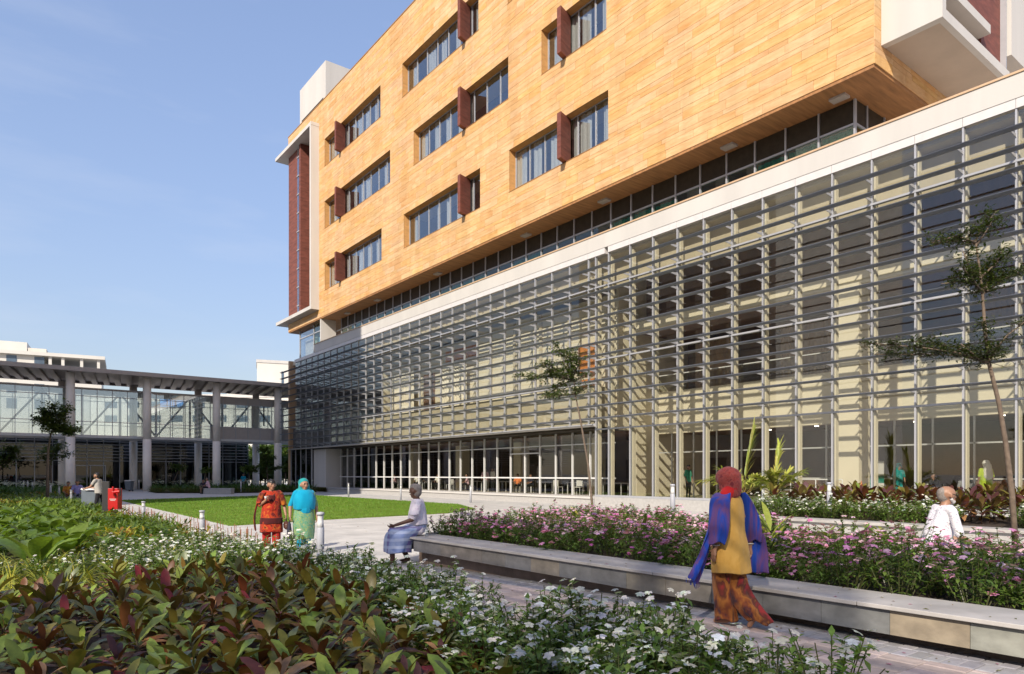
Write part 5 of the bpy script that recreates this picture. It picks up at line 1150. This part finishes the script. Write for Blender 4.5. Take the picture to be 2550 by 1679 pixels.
def garment(name, q, mat, parent, th=.006, sub=1):
    o = q.build(name, mat, parent, True, False); s = o.modifiers.new('thick', 'SOLIDIFY'); s.thickness = th; s.offset = 1
    if sub: u = o.modifiers.new('sub', 'SUBSURF'); u.levels = sub; u.render_levels = sub
    return o
def drape(rows, ripple=.0, seed=0):
    """a hanging cloth through rows of points"""
    q = MB(); r = random.Random(seed); n = len(rows[0])
    for row in rows:
        for p in row: q.v.append((p[0]+r.uniform(-1,1)*ripple, p[1]+r.uniform(-1,1)*ripple, p[2]+r.uniform(-1,1)*ripple*.5))
    for i in range(len(rows)-1):
        for j in range(n-1): q.f.append((i*n+j, i*n+j+1, (i+1)*n+j+1, (i+1)*n+j)); q.m.append(0); q.t.append(None)
    return q
def limb(a, b, ra, rb, m): return (Vector(a), Vector(b), ra, rb, m)
def torso(sh, pel, m, w=1.0, belly=0.0, fwd=Vector((0,1,0))):
    """sh, pel = middle of shoulders and of hips; sideways is +-X"""
    sh, pel = Vector(sh), Vector(pel); d = sh-pel; out = []
    for sg in (-1, 1):
        s = Vector((sg,0,0)); out += [(pel+s*.06*w, pel+d*.35+s*.055*w, .115*w, .105*w, m), (pel+d*.35+s*.055*w, pel+d*.8+s*.075*w, .105*w, .095*w, m), (pel+d*.86+s*.04*w, sh+s*.15*w-d*.06, .085*w, .062*w, m)]
    if belly: out.append((pel+d*.2+fwd*.05, pel+d*.55+fwd*.045, .12*w+belly, .10*w+belly, m))
    return out
def arm(s, e, w, ms, mk, r=1.0, sleeve=.6):
    """upper arm, forearm; sleeve = share of the arm covered by material ms"""
    s, e, w = Vector(s), Vector(e), Vector(w); out = [(s, e, .052*r, .042*r, ms if sleeve > .4 else mk)]
    if sleeve <= .4: out = [(s, s.lerp(e,.5), .058*r, .056*r, ms), (s.lerp(e,.5), e, .042*r, .038*r, mk)]
    elif sleeve < .9: out = [(s, s.lerp(e,.85), .056*r, .056*r, ms), (s.lerp(e,.8), e, .042*r, .038*r, mk)]
    out.append((e, w, .038*r, .026*r, ms if sleeve >= 1.5 else mk)); return out
def leg(h, k, a, t, mp, mf, r=1.0, mc=None): h, k, a, t = map(Vector, (h, k, a, t)); return [(h, k, .088*r, .062*r, mp), (k, k.lerp(a,.55), .060*r, .050*r, mp), (k.lerp(a,.55), a, .050*r, .042*r, mp if mc is None else mc), (a-Vector((0,0,.02)), t, .036*r, .026*r, mf)]
# ---------------------------------------------------------------- woman in blue shawl walking away along the path
random.seed(77)
Pw = Vector((5.70, 4.02, zp(4.0)))
w1 = thing('person', 'woman in red headscarf, blue shawl and yellow tunic walking past the planter bench', 'person', Pw, 0.0); w1.scale = (.905,.905,.905)
sk, cl_ = 0, 1
yel = cloth('mustard cotton', [(0.58,0.32,0.065),(0.68,0.40,0.10)], 7, fold=.6); rust = cloth('rust patterned cotton', [(0.05,0.02,0.035),(0.20,0.055,0.02),(0.36,0.13,0.03),(0.10,0.03,0.02),(0.28,0.03,0.03)], 7.5, stretch=(1,1,.5)); blue = cloth('blue woven shawl', [(0.010,0.045,0.30),(0.015,0.06,0.36),(0.14,0.06,0.18),(0.012,0.05,0.30)], 5, stretch=(1.6,1.6,.25)); redd = cloth('dark red printed scarf', [(0.27,0.03,0.028),(0.34,0.075,0.06),(0.17,0.025,0.03)], 30); redb = cloth('bright red scarf', [(0.46,0.012,0.016),(0.52,0.02,0.02)], 4)
cs = [limb((0,0,1.33),(0,.02,1.45),.05,.05,sk)] + head_caps((0,.03,1.53),(.35,1,-.05),sk,sk,.95,'none')
cs += torso((0,0,1.36),(0,-.01,.90),cl_,1.0)
cs += arm((-.17,-.01,1.33),(-.24,-.07,1.07),(-.27,-.03,.84),cl_,sk,1.0,.9) + hand((-.27,-.03,.84),(-.24,-.07,1.07),-1,sk,.3)
cs += arm((.17,-.01,1.33),(.25,-.10,1.07),(.24,-.10,.83),cl_,sk,1.0,.9) + hand((.24,-.10,.83),(.25,-.10,1.07),1,sk,.35)
cs += leg((-.07,0,.88),(-.05,.05,.48),(-.02,.0,.08),(-.03,.14,.03),2,sk,1.0) + leg((.07,-.01,.88),(.04,.0,.48),(.02,-.30,.16),(.02,-.24,.035),2,sk,1.0)
fuse('body', cs, [mt['skin'], yel, rust], w1, .0075, 3)
face_bits(w1, (0,.03,1.53), (.35,1,-.05), .95)
garment('tunic', loft([((0,0,1.40),.085,.075,.02,5,0),((0,-.005,1.365),.165,.10,.015,5,1),((0,-.01,1.28),.20,.125,.02,5,1.5),((0,-.01,1.12),.195,.135,.03,7,2),((0,-.01,1.00),.185,.135,.035,7,2.5),((0,-.02,.88),.215,.165,.03,7,2.9),((0,-.02,.75),.228,.178,.045,8,3.2),((.01,-.03,.62),.232,.182,.05,7,3.3),((.01,-.035,.565),.235,.185,.06,7,3.5)], 32), yel, w1)
garment('trousers', loft([((-.07,.0,.88),.105,.12,.03,5,0),((-.06,.03,.62),.105,.115,.05,6,1),((-.05,.04,.42),.10,.11,.08,6,2),((-.03,.02,.22),.10,.115,.10,7,3),((-.02,.01,.05),.105,.125,.12,7,4)], 26), rust, w1)
garment('trousers', loft([((.07,-.01,.88),.105,.12,.03,5,1),((.06,-.02,.62),.105,.12,.05,6,2),((.04,-.06,.44),.10,.125,.09,6,3),((.03,-.17,.27),.10,.14,.12,7,4),((.03,-.29,.15),.09,.15,.14,7,5),((.03,-.37,.09),.08,.13,.16,7,5.5)], 26), rust, w1)
# scarf over the head, falling to the left shoulder
fuse('headscarf', [((0,.0,1.565),(.01,.04,1.56),.118,.110,0),((-.055,.01,1.53),(.055,.02,1.53),.075,.075,0),((-.045,.0,1.46),(.045,.01,1.46),.075,.075,0),((0,-.05,1.50),(0,-.03,1.56),.092,.112,0),((0,-.05,1.50),(-.02,-.05,1.42),.098,.098,0),((-.03,-.06,1.43),(-.11,-.04,1.38),.085,.062,1),((.02,-.06,1.43),(.05,-.05,1.40),.08,.06,1),((-.11,-.05,1.385),(-.13,-.075,1.31),.058,.038,1)], [redd, redb], w1, .011, 4)
# shawl over both arms
garment('shawl', loft([((-.12,-.02,1.40),.035,.09,.05,4,0),((-.18,-.02,1.35),.062,.115,.05,4,.4),((-.23,-.045,1.22),.072,.12,.08,5,.8),((-.26,-.07,1.08),.075,.115,.10,5,1.2),((-.285,-.06,.96),.072,.11,.12,5,1.6),((-.295,-.045,.885),.065,.10,.13,5,2)], 24), blue, w1)
garment('shawl', loft([((.13,-.02,1.40),.035,.09,.05,4,0),((.18,-.02,1.35),.06,.11,.05,4,.6),((.235,-.06,1.22),.07,.115,.08,5,1),((.265,-.10,1.08),.072,.11,.10,5,1.4),((.27,-.11,.95),.07,.10,.12,5,1.8),((.265,-.11,.88),.062,.09,.13,5,2.2)], 24), blue, w1)
rows = []
for i in range(9):
    t = i/8; cxy = Vector((-.27-.24*t, .02+.03*t, 1.02-.52*t-.05*math.sin(t*3))); rows.append([(cxy.x+(j/8-.5)*(.16+.10*t), cxy.y+.05*math.sin(j*1.6+t*2)+(j/8-.5)*.10, cxy.z-(j/8-.5)*.10*t+.015*math.sin(j*2.2)) for j in range(9)])
last = rows[-1]; garment('shawl_end', drape(rows, .004, 3), blue, w1)
rows = []
for i in range(7):
    t = i/6; cxy = Vector((.27+.03*t, -.13-.06*t, .98-.44*t)); rows.append([(cxy.x+(j/6-.5)*(.10+.06*t), cxy.y+.035*math.sin(j*1.8+t*2)-(j/6-.5)*.12, cxy.z+.01*math.sin(j*2)) for j in range(7)])
garment('shawl_end', drape(rows, .004, 5), blue, w1)
q = MB()
for j in range(16):
    i0 = min(7, int(j/2)); a = Vector(last[i0]).lerp(Vector(last[i0+1]), (j/2)%1)+Vector((0,0,.01)); q.tube([a, a+Vector((-.01*math.sin(j*2),0,-.05))], .003, 4)
q.build('fringe', blue, w1, False, False)
for c, nm in (((-.268,-.034,.865),'bangle'),((.2405,-.10,.855),'bangle')):
    MB().tube([(c[0]+.036*math.cos(a), c[1]+.036*math.sin(a), c[2]) for a in np.linspace(0,6.283,17)], .007, 6).build(nm, mt['white'], w1, True, False)

# ---------------------------------------------------------------- two women walking towards the viewer
def walker(px, ytop, w, H, rz, label, spec):
    p = PW(px, 1182, w); o = thing('person', label, 'person', (p.x, p.y, zp(p.y)), rz); s = H/1.62; o.scale = (s,s,s); return o
w2 = walker(676, 1200, 14.2, 1.47, math.pi-.25, 'woman in red and orange printed dress holding a small brown handbag', None)
tie = cloth('red tie-dyed cotton', [(0.36,0.012,0.010),(0.07,0.01,0.012),(0.44,0.05,0.012),(0.30,0.012,0.01),(0.52,0.12,0.02),(0.06,0.01,0.01)], 5.5); dk = cloth('dark maroon cotton', [(0.05,0.008,0.01),(0.09,0.012,0.012)], 5); redp = cloth('red cotton', [(0.40,0.012,0.012),(0.46,0.02,0.015)], 5); orng = cloth('orange dupatta', [(0.55,0.16,0.015),(0.10,0.015,0.012),(0.50,0.06,0.015)], 2.6)
cs = [limb((0,0,1.36),(0,.02,1.47),.05,.05,0)] + head_caps((0,.03,1.53),(-.35,1,0),0,1,.97,'bun') + torso((0,0,1.38),(0,0,.90),2,1.05,.02)
cs += arm((-.18,0,1.34),(-.27,-.01,1.08),(-.30,.08,.86),2,0,1.05,.9) + hand((-.30,.08,.86),(-.27,-.01,1.08),-1,0,.8)
cs += arm((.18,0,1.34),(.25,.03,1.08),(.12,.20,1.20),2,0,1.05,.9) + hand((.12,.20,1.20),(.25,.03,1.08),1,0,.8)
cs += leg((-.09,0,.88),(-.10,.07,.48),(-.10,.03,.08),(-.11,.17,.03),3,0) + leg((.09,0,.88),(.10,-.02,.48),(.09,-.20,.12),(.09,-.08,.04),3,0)
fuse('body', cs, [mt['skin'], mt['hair'], tie, redp], w2, .0095, 3); face_bits(w2, (0,.03,1.53), (-.35,1,0), .97)
garment('dress', loft([((0,0,1.40),.10,.085,.02,5,0),((0,0,1.36),.17,.105,.02,5,1),((0,.01,1.24),.205,.145,.02,5,1.5),((0,.01,1.05),.195,.15,.02,6,2),((0,.01,.88),.225,.175,.025,6,2.6),((0,.01,.68),.24,.185,.04,7,3),((0,.01,.46),.25,.19,.06,7,3.3)], 30), tie, w2)
garment('bodice', loft([((0,.055,1.31),.09,.105,.02,4,0),((0,.06,1.22),.115,.115,.02,4,1),((0,.055,1.13),.10,.115,.02,4,1.5)], 20), dk, w2); garment('sash', loft([((0,.01,.80),.238,.186,.02,5,0),((0,.01,.74),.246,.192,.03,5,1),((0,.01,.66),.25,.196,.03,5,1.5)], 26), dk, w2)
garment('trousers', loft([((-.10,.04,.60),.10,.11,.04,5,0),((-.10,.05,.35),.095,.105,.06,6,1),((-.10,.03,.08),.085,.10,.07,6,2)], 20), redp, w2); garment('trousers', loft([((.10,0,.60),.10,.11,.04,5,1),((.10,-.08,.35),.095,.105,.06,6,2),((.09,-.18,.12),.085,.10,.07,6,3)], 20), redp, w2)
rows = []
for i in range(9):
    t = i/8; rows.append([(.20+.16*math.sin(t*2.2)+.05*(j/5-.5), .0-.06*t+(j/5-.5)*.20+.03*math.sin(j*2), 1.36-.86*t+.02*math.sin(j*1.7)) for j in range(6)])
garment('dupatta', drape(rows, .006, 2), orng, w2); garment('dupatta', loft([((.17,0,1.37),.075,.115,.05,4,0),((.22,.01,1.25),.08,.11,.06,4,1),((.25,.03,1.12),.08,.10,.07,4,2)], 18), orng, w2); garment('dupatta', loft([((-.17,0,1.37),.075,.115,.05,4,0),((-.23,0,1.22),.075,.10,.06,4,1),((-.27,0,1.06),.07,.09,.07,4,2)], 18), orng, w2)
def place_in(parent, local):                              # world position of a point given in a figure's own frame
    return Matrix.Translation(parent.location) @ parent.rotation_euler.to_matrix().to_4x4() @ Matrix.Scale(parent.scale.x, 4) @ Vector(local)
hp = place_in(w2, (.14,.27,1.22)); ph_ = MB().lathe([(.02,0),(.028,.06)], n=12).build('paper_cup', mt['white'], None, True); ph_.location = hp; tag(ph_, 'small white cup held by the woman in red', 'cup')
bp_ = place_in(w2, (-.31,.09,.56)); bg = thing('handbag', 'small rounded brown handbag hanging from the hand of the woman in red', 'handbag', bp_, w2.rotation_euler.z)
fuse('bag', [((0,-.10,.06),(0,.10,.06),.055,.055,0),((0,-.11,.02),(0,.11,.02),.05,.05,0),((0,-.06,.10),(0,.06,.10),.045,.045,0)], [M('brown leather', (0.085,0.035,0.025), .4, .15, 12)], bg, .01, 3)
MB().tube([(0,-.07,.12),(0,-.06,.22),(0,0,.27),(0,.06,.22),(0,.07,.12)], .008, 6).build('strap', M('dark leather', (0.03,0.015,0.012), .5), bg, True, False)

w3 = walker(757, 1197, 14.0, 1.475, math.pi-.1, 'woman in turquoise headscarf and green patterned tunic walking beside the woman in red', None)
tur = cloth('turquoise cotton', [(0.0,0.25,0.42),(0.005,0.32,0.50)], 4); teal = cloth('teal headscarf', [(0.01,0.22,0.23),(0.02,0.30,0.30)], 9); grn = cloth('green printed cotton', [(0.02,0.20,0.14),(0.28,0.34,0.12),(0.05,0.26,0.20),(0.36,0.36,0.16)], 26, stretch=(1,1,.6))
cs = [limb((0,0,1.36),(0,.02,1.47),.052,.052,0)] + head_caps((0,.03,1.53),(-.15,1,0),0,0,.98,'none') + torso((0,0,1.38),(0,0,.90),1,1.1,.03)
cs += arm((-.19,0,1.34),(-.27,-.01,1.07),(-.27,.05,.82),2,0,1.15,1.0) + hand((-.27,.05,.82),(-.27,-.01,1.07),-1,0,.5) + arm((.19,0,1.34),(.29,-.03,1.08),(.31,.03,.84),1,0,1.15,1.0) + hand((.31,.03,.84),(.29,-.03,1.08),1,0,.9)
cs += leg((-.09,0,.88),(-.10,-.02,.48),(-.10,-.18,.11),(-.11,-.06,.04),1,0) + leg((.09,0,.88),(.10,.07,.48),(.09,.03,.08),(.09,.17,.03),1,0)
fuse('body', cs, [mt['skin'], tur, grn], w3, .0095, 3); face_bits(w3, (0,.03,1.53), (-.15,1,0), .98)
fuse('headscarf', [((0,-.045,1.57),(0,-.02,1.58),.118,.108,0),((0,-.06,1.48),(0,-.05,1.54),.10,.11,0),((-.085,.005,1.54),(-.075,.005,1.42),.034,.055,0),((.085,.005,1.54),(.075,.005,1.42),.034,.055,0),((-.04,.045,1.385),(.04,.045,1.385),.06,.06,0),((-.12,-.02,1.38),(.12,-.02,1.38),.07,.07,0)], [teal], w3, .011, 4)
garment('cape', loft([((0,.02,1.43),.10,.10,.03,5,0),((0,.02,1.37),.20,.135,.03,5,1),((0,.03,1.24),.245,.185,.03,6,1.5),((0,.03,1.10),.245,.195,.035,6,2),((0,.02,.985),.225,.18,.05,7,2.6)], 30), tur, w3)
garment('tunic', loft([((0,0,1.05),.20,.15,.02,6,0),((0,.01,.86),.235,.185,.03,6,1),((0,.01,.62),.245,.19,.05,7,2),((0,.01,.40),.22,.17,.06,7,2.5),((0,.01,.34),.215,.165,.07,7,3)], 28), grn, w3)
garment('trousers', loft([((-.10,-.03,.5),.09,.10,.04,5,0),((-.10,-.12,.28),.085,.095,.06,6,1),((-.10,-.17,.10),.075,.09,.07,6,2)], 18), tur, w3); garment('trousers', loft([((.10,.05,.5),.09,.10,.04,5,1),((.10,.05,.28),.085,.095,.06,6,2),((.09,.03,.08),.075,.09,.07,6,3)], 18), tur, w3)
up_ = place_in(w3, (.33,.05,.74)); um = thing('folded_umbrella', 'folded dark umbrella hanging between the two walking women', 'umbrella', up_, 0)
MB().lathe([(.004,-.62),(.02,-.58),(.045,-.40),(.05,-.2),(.03,-.05),(.012,0)], n=10).build('canopy', M('navy cloth', (0.012,0.012,0.03), .7), um, True, False); MB().tube([(0,0,-.02),(0,0,.07),(.02,0,.09),(.04,0,.07)], .008, 6).build('handle', mt['black'], um, True, False)

# ---------------------------------------------------------------- seated figures; sitting with feet on the ground, seat at local height zs
def sitter(loc, rz, label, zs, mats, look=(0,1,0), hair='short', hm=1, lean=.05, H=1.0, armL=None, armR=None, kneeL=None, kneeR=None, voxel=.0095, sleeve=.6, belly=.02, ground=0.0, calf=None):
    """mats: skin, hair, shirt, trousers, shoes; facing +Y"""
    o = thing('person', label, 'person', loc, rz); o.scale = (H,H,H); g = ground
    pel = Vector((0,0,zs+.10)); sh = Vector((0,lean,zs+.57)); hd = Vector((0,lean+.04,zs+.73))
    cs = [limb(sh+Vector((0,0,-.02)), hd+Vector((0,0,-.07)), .055, .052, 0)] + head_caps(hd, look, 0, hm, 1.0, hair) + torso(sh, pel, 2, 1.02, belly)
    aL = armL or ((-.25,lean+.06,zs+.30),(-.16,lean+.30,zs+.20)); aR = armR or ((.25,lean+.06,zs+.30),(.16,lean+.30,zs+.20))
    for sg, (e, w) in ((-1,aL),(1,aR)): cs += arm((sg*.19,lean,zs+.52), e, w, 2, 0, 1.0, sleeve) + hand(w, e, sg, 0, .5)
    kL = kneeL or ((-.11,.42,zs+.07),(-.11,.45,g+.08),(-.12,.60,g+.03)); kR = kneeR or ((.11,.42,zs+.07),(.11,.40,g+.08),(.12,.55,g+.03))
    for sg, (k, a, t) in ((-1,kL),(1,kR)): cs += leg((sg*.09,.02,zs+.09), k, a, t, 3, 4, 1.0, calf)
    fuse('body', cs, mats, o, voxel, 3); return o, hd
shirt = cloth('pale checked shirt', [(0.66,0.60,0.66),(0.74,0.69,0.74),(0.60,0.50,0.60)], 22); lungi = cloth('blue plaid lungi', [(0.10,0.16,0.42),(0.42,0.50,0.68)], 3, plaid=(2.6,(0.14,0.06,0.26),(0.55,0.62,0.78)), fold=.6)
so_, hd = sitter((6.30, 10.96, 0.0), math.radians(62), 'old man in pale shirt and blue plaid wrap sitting on the bench end, looking back', .50, [mt['skindk'], mt['greyhair'], shirt, lungi, mt['skindk']], (.55,1,.05), 'short', 1, .02, 1.06,
  armL=((-.27,.12,.76),(-.19,.40,.665)), armR=((.26,-.04,.76),(.25,.02,.53)), kneeL=((-.16,.46,.56),(-.16,.44,.08),(-.17,.60,.03)), kneeR=((.13,.40,.52),(.12,.18,.07),(.13,.32,.03)), calf=4)
face_bits(so_, hd, (.55,1,.05), 1.0, brow=mt['greyhair'])
garment('lungi', loft([((0,.0,.72),.17,.145,.03,5,0),((0,.06,.62),.20,.20,.04,5,1),((0,.20,.585),.25,.32,.04,6,1.6),((-.01,.32,.48),.26,.27,.05,6,2.0),((-.02,.35,.32),.235,.235,.07,7,2.8),((-.03,.35,.20),.24,.235,.08,7,3.4)], 32), lungi, so_)
garment('shirt', loft([((0,.025,1.10),.085,.08,.02,5,0),((0,.02,1.06),.17,.11,.02,5,1),((0,.02,.92),.20,.145,.025,5,1.5),((0,.02,.76),.205,.165,.03,6,2),((0,.02,.66),.215,.18,.05,6,2.6)], 28), shirt, so_)
for s_, e_ in (((-.19,.02,1.03),(-.255,.085,.84)),((.19,.02,1.03),(.25,-.02,.82))):
    d = Vector(e_)-Vector(s_); garment('sleeve', loft([((s_[0]+d.x*t, s_[1]+d.y*t, s_[2]+d.z*t), .066+.018*t, .072+.018*t, .04, 4, t*2) for t in (0,.4,.8,1.0)], 16), shirt, so_)
MB().box(-.20,-.13,.42,.64,.0,.035).box(.09,.16,.14,.36,.0,.035).build('sandals', mt['plinthdk'], so_, False, False)

shp = cloth('white printed shirt', [(0.74,0.72,0.76),(0.78,0.76,0.80),(0.30,0.26,0.38)], 70); p = PW(2318,1182,9.6)
ro, hd = sitter((p.x, p.y, 0.0), -math.pi/2-TH-.05, 'bald man with glasses and white beard sitting behind the pink flowers, right', .50, [mt['skin'], mt['greyhair'], shp, mt['bin'], mt['black']], (0,1,-.12), 'fringe', 1, .16, 1.08, armL=((-.22,.22,.72),(-.13,.46,.62)), armR=((.22,.24,.70),(.13,.48,.60)), belly=.05)
face_bits(ro, hd, (0,1,-.12), 1.0, True, M('white beard', (0.55,0.52,0.49), .8, .2, 50), mt['greyhair'])
tsh = cloth('grey T-shirt', [(0.36,0.34,0.31),(0.42,0.40,0.36)], 6); blk = cloth('black trousers', [(0.012,0.012,0.015),(0.02,0.02,0.022)], 6)
p = G(247, 1284, 0); bo = thing('person', 'bearded man in grey T-shirt and black trousers pushing the grey bin', 'person', (p.x, p.y, 0), math.pi/2-TH)
hd = Vector((0,.10,1.55)); cs = [limb((0,.06,1.38),(0,.09,1.48),.056,.054,0)]+head_caps(hd,(0,1,-.1),0,1,1.02,'short')+torso((0,.06,1.40),(0,-.02,.92),2,1.05)
for sg in (-1, 1): cs += arm((sg*.19,.06,1.36),(sg*.24,.20,1.12),(sg*.17,.46,1.05),2,0,1.1,.4)+hand((sg*.17,.46,1.05),(sg*.24,.20,1.12),sg,0,.7)
cs += leg((-.09,-.02,.90),(-.10,.06,.49),(-.10,-.02,.09),(-.10,.13,.03),3,4)+leg((.09,-.02,.90),(.10,-.10,.50),(.10,-.42,.18),(.10,-.34,.05),3,4)
fuse('body', cs, [mt['skin'], mt['hair'], tsh, blk, mt['black']], bo, .0095, 3); face_bits(bo, hd, (0,1,-.1), 1.0, False, mt['hair'])
garment('shirt', loft([((0,.06,1.42),.10,.085,.02,5,0),((0,.06,1.37),.18,.115,.02,5,1),((0,.04,1.2),.205,.14,.02,5,2),((0,.0,.98),.195,.145,.03,6,3),((0,-.01,.86),.205,.155,.04,6,4)], 26), tsh, bo)
# pairs on the low benches
def pal(*m): return list(m)
pur = cloth('lavender shirt', [(0.22,0.20,0.42),(0.26,0.24,0.48)], 5); yl2 = cloth('yellow dress', [(0.55,0.28,0.03),(0.20,0.02,0.02)], 5); pnk = cloth('pink shirt', [(0.62,0.40,0.46),(0.68,0.46,0.52)], 5); navy = cloth('dark navy shirt', [(0.02,0.02,0.04),(0.035,0.03,0.05)], 5)
SB = PW(180,1182,36.5)
R_ = Vector((CT,-ST,0)); Fw = Vector((ST,CT,0))
sitter(SB+R_*.25+Fw*.02-Vector((0,0,HC)), math.pi*.98, 'person in lavender shirt sitting on the low bench behind the stakes', .46, pal(mt['skin'],mt['hair'],pur,mt['bin'],mt['black']), voxel=.016, H=1.0)
sitter(SB-R_*.25+Fw*.05-Vector((0,0,HC)), math.pi*1.02, 'person in yellow and dark red sitting left of the person in lavender', .46, pal(mt['skin'],mt['hair'],yl2,dk,mt['black']), voxel=.016, H=.95)
FB = PW(545,1182,57)-Vector((0,0,HC))
sitter(FB-R_*.75-Fw*.15, math.pi/2-TH+.2, 'man in pink shirt sitting on the end of the far concrete bench', .48, pal(mt['skin'],mt['hair'],pnk,blk,mt['black']), voxel=.016, lean=.10)
sitter(FB-R_*1.35+Fw*.35, math.pi-TH, 'person in dark shirt seated beside the man in pink on the far bench', .42, pal(mt['skin'],mt['hair'],navy,mt['skin'],mt['black']), voxel=.016, lean=.18, H=.95)
# people inside the glass podium
def stander(loc, rz, label, mats, H=1.0, veil=None, voxel=.018):
    o = thing('person', label, 'person', loc, rz); o.scale = (H,H,H); hd = Vector((0,.02,1.56))
    cs = [limb((0,0,1.40),(0,.01,1.48),.055,.053,0)]+head_caps(hd,(0,1,0),0,1,1.0,'short')+torso((0,0,1.41),(0,0,.92),2,1.03)
    for sg in (-1, 1): cs += arm((sg*.19,0,1.37),(sg*.25,-.02,1.11),(sg*.23,.08,.88),2,0,1.0,.6)+hand((sg*.23,.08,.88),(sg*.25,-.02,1.11),sg,0,.5)+leg((sg*.09,0,.90),(sg*.10,.02,.48),(sg*.10,-.02,.08),(sg*.11,.13,.03),3,4)
    fuse('body', cs, mats, o, voxel, 2)
    if veil: fuse('veil', [((0,-.02,1.60),(0,.0,1.59),.125,.12,0),((0,-.08,1.50),(0,-.12,1.15),.13,.15,0)], [veil], o, .016, 3)
    return o
lime = cloth('lime green dress', [(0.34,0.46,0.03),(0.42,0.54,0.05)], 4); grs = cloth('green shirt', [(0.05,0.32,0.20),(0.08,0.38,0.24)], 5); whs = cloth('white shirt', [(0.70,0.68,0.62),(0.76,0.74,0.70)], 5); org = cloth('orange shirt', [(0.70,0.20,0.06),(0.78,0.26,0.10)], 5); gry = cloth('grey shirt', [(0.25,0.25,0.27),(0.3,0.3,0.32)], 5)
ZI = 0.40
def inn(px, x): d = ray(px, 1182); k = x/d[0]; return (x, d[1]*k, ZI)
lo = stander(inn(2455, 28.2), -TH, 'woman in lime green dress and white veil inside the glass at far right', pal(mt['skin'],mt['hair'],lime,lime,mt['black']), 1.0, whs)
garment('dress', loft([((0,0,1.3),.19,.14,.03,5,0),((0,0,1.0),.20,.16,.04,5,1),((0,0,.6),.27,.24,.05,6,2),((0,0,.15),.34,.30,.06,6,3)], 22), lime, lo)
stander(inn(1714, 28.0), math.pi, 'man in green shirt standing inside the glass left of the walking woman', pal(mt['skin'],mt['hair'],grs,blk,mt['black']))
stander(inn(2238, 30.5), math.pi*.8, 'person in teal clothes far inside the glass hall', pal(mt['skin'],mt['hair'],teal,teal,mt['black']), .98, teal)
stander(inn(1227, 29.0), math.pi/2, 'man in white shirt standing inside behind the recessed glazing', pal(mt['skin'],mt['hair'],whs,blk,mt['black']))
stander(inn(1208, 28.6), 2.4, 'person in pale shirt standing close behind the recessed glazing', pal(mt['skin'],mt['hair'],pnk,gry,mt['black']), .97)
ch = []
def chair(p, rz, label, mat):
    o = thing('chair', label, 'chair', p, rz, 'chairs in the ground floor hall')
    MB().box(-.21,.21,-.21,.21,.42,.46).build('seat', mat, o, world=False); MB().box(-.21,.21,-.23,-.19,.50,.86).build('backrest', mat, o, world=False)
    for sx in (-1,1):
        for sy in (-1,1): MB().box(sx*.19-.015,sx*.19+.015,sy*.19-.015,sy*.19+.015,0,.42 if sy > 0 else .84).build('leg', mt['steel'], o, world=False)
IN = [(2130, 27.6, math.pi*.6, org, 'person in orange top seated inside the glass behind the rear planter'),(2330, 29.0, 1.0, navy, 'person in dark clothes seated inside the glass near the lime dress'),(2405, 28.8, 2.0, gry, 'person in grey seated inside the glass left of the lime dress'),(1040, 28.8, math.pi*.7, whs, 'person in white seated inside behind the recessed glazing, left'),(1062, 29.2, 2.6, gry, 'person in grey seated right of the leftmost white shirt inside'),
 (985, 28.6, 1.2, pnk, 'person in pink seated inside behind the far recessed glazing'),(1092, 28.5, 2.0, whs, 'person in white seated inside left of the glazed doors'),(1165, 28.4, 1.0, pnk, 'person in pink top seated inside below the bollard'),(1290, 28.6, 2.2, org, 'person in orange seated inside right of the standing man'),(1325, 28.5, 1.3, navy, 'person in dark shirt seated inside behind the doors')]
for px, x, rz, c, lab in IN:
    L = inn(px, x); sitter(L, rz, lab, .45, pal(mt['skin'],mt['hair'],c,blk,mt['black']), voxel=.022, H=.97); chair(L, rz, 'plain chair under a seated visitor inside the glass', mt['dkpanel'])
for px, x in ((1390,28.4),(1440,28.6),(1120,28.3),(2190,28.4),(2290,28.2)): chair(inn(px, x), random.uniform(0,6), 'empty white chair behind the podium glass', mt['white'])
# two staff in the lobby doorway
for px, lab, c in ((222,'person in dark clothes standing by the lobby door',navy),(237,'person in pale blue top standing by the lobby door',pur),(606,'person in blue walking between the far columns',tur)):
    p = PW(px,1182,84 if px < 500 else 74); stander((p.x,p.y,0), 2.5, lab, pal(mt['skin'],mt['hair'],c,navy,mt['black']), 1.0, None, .02)
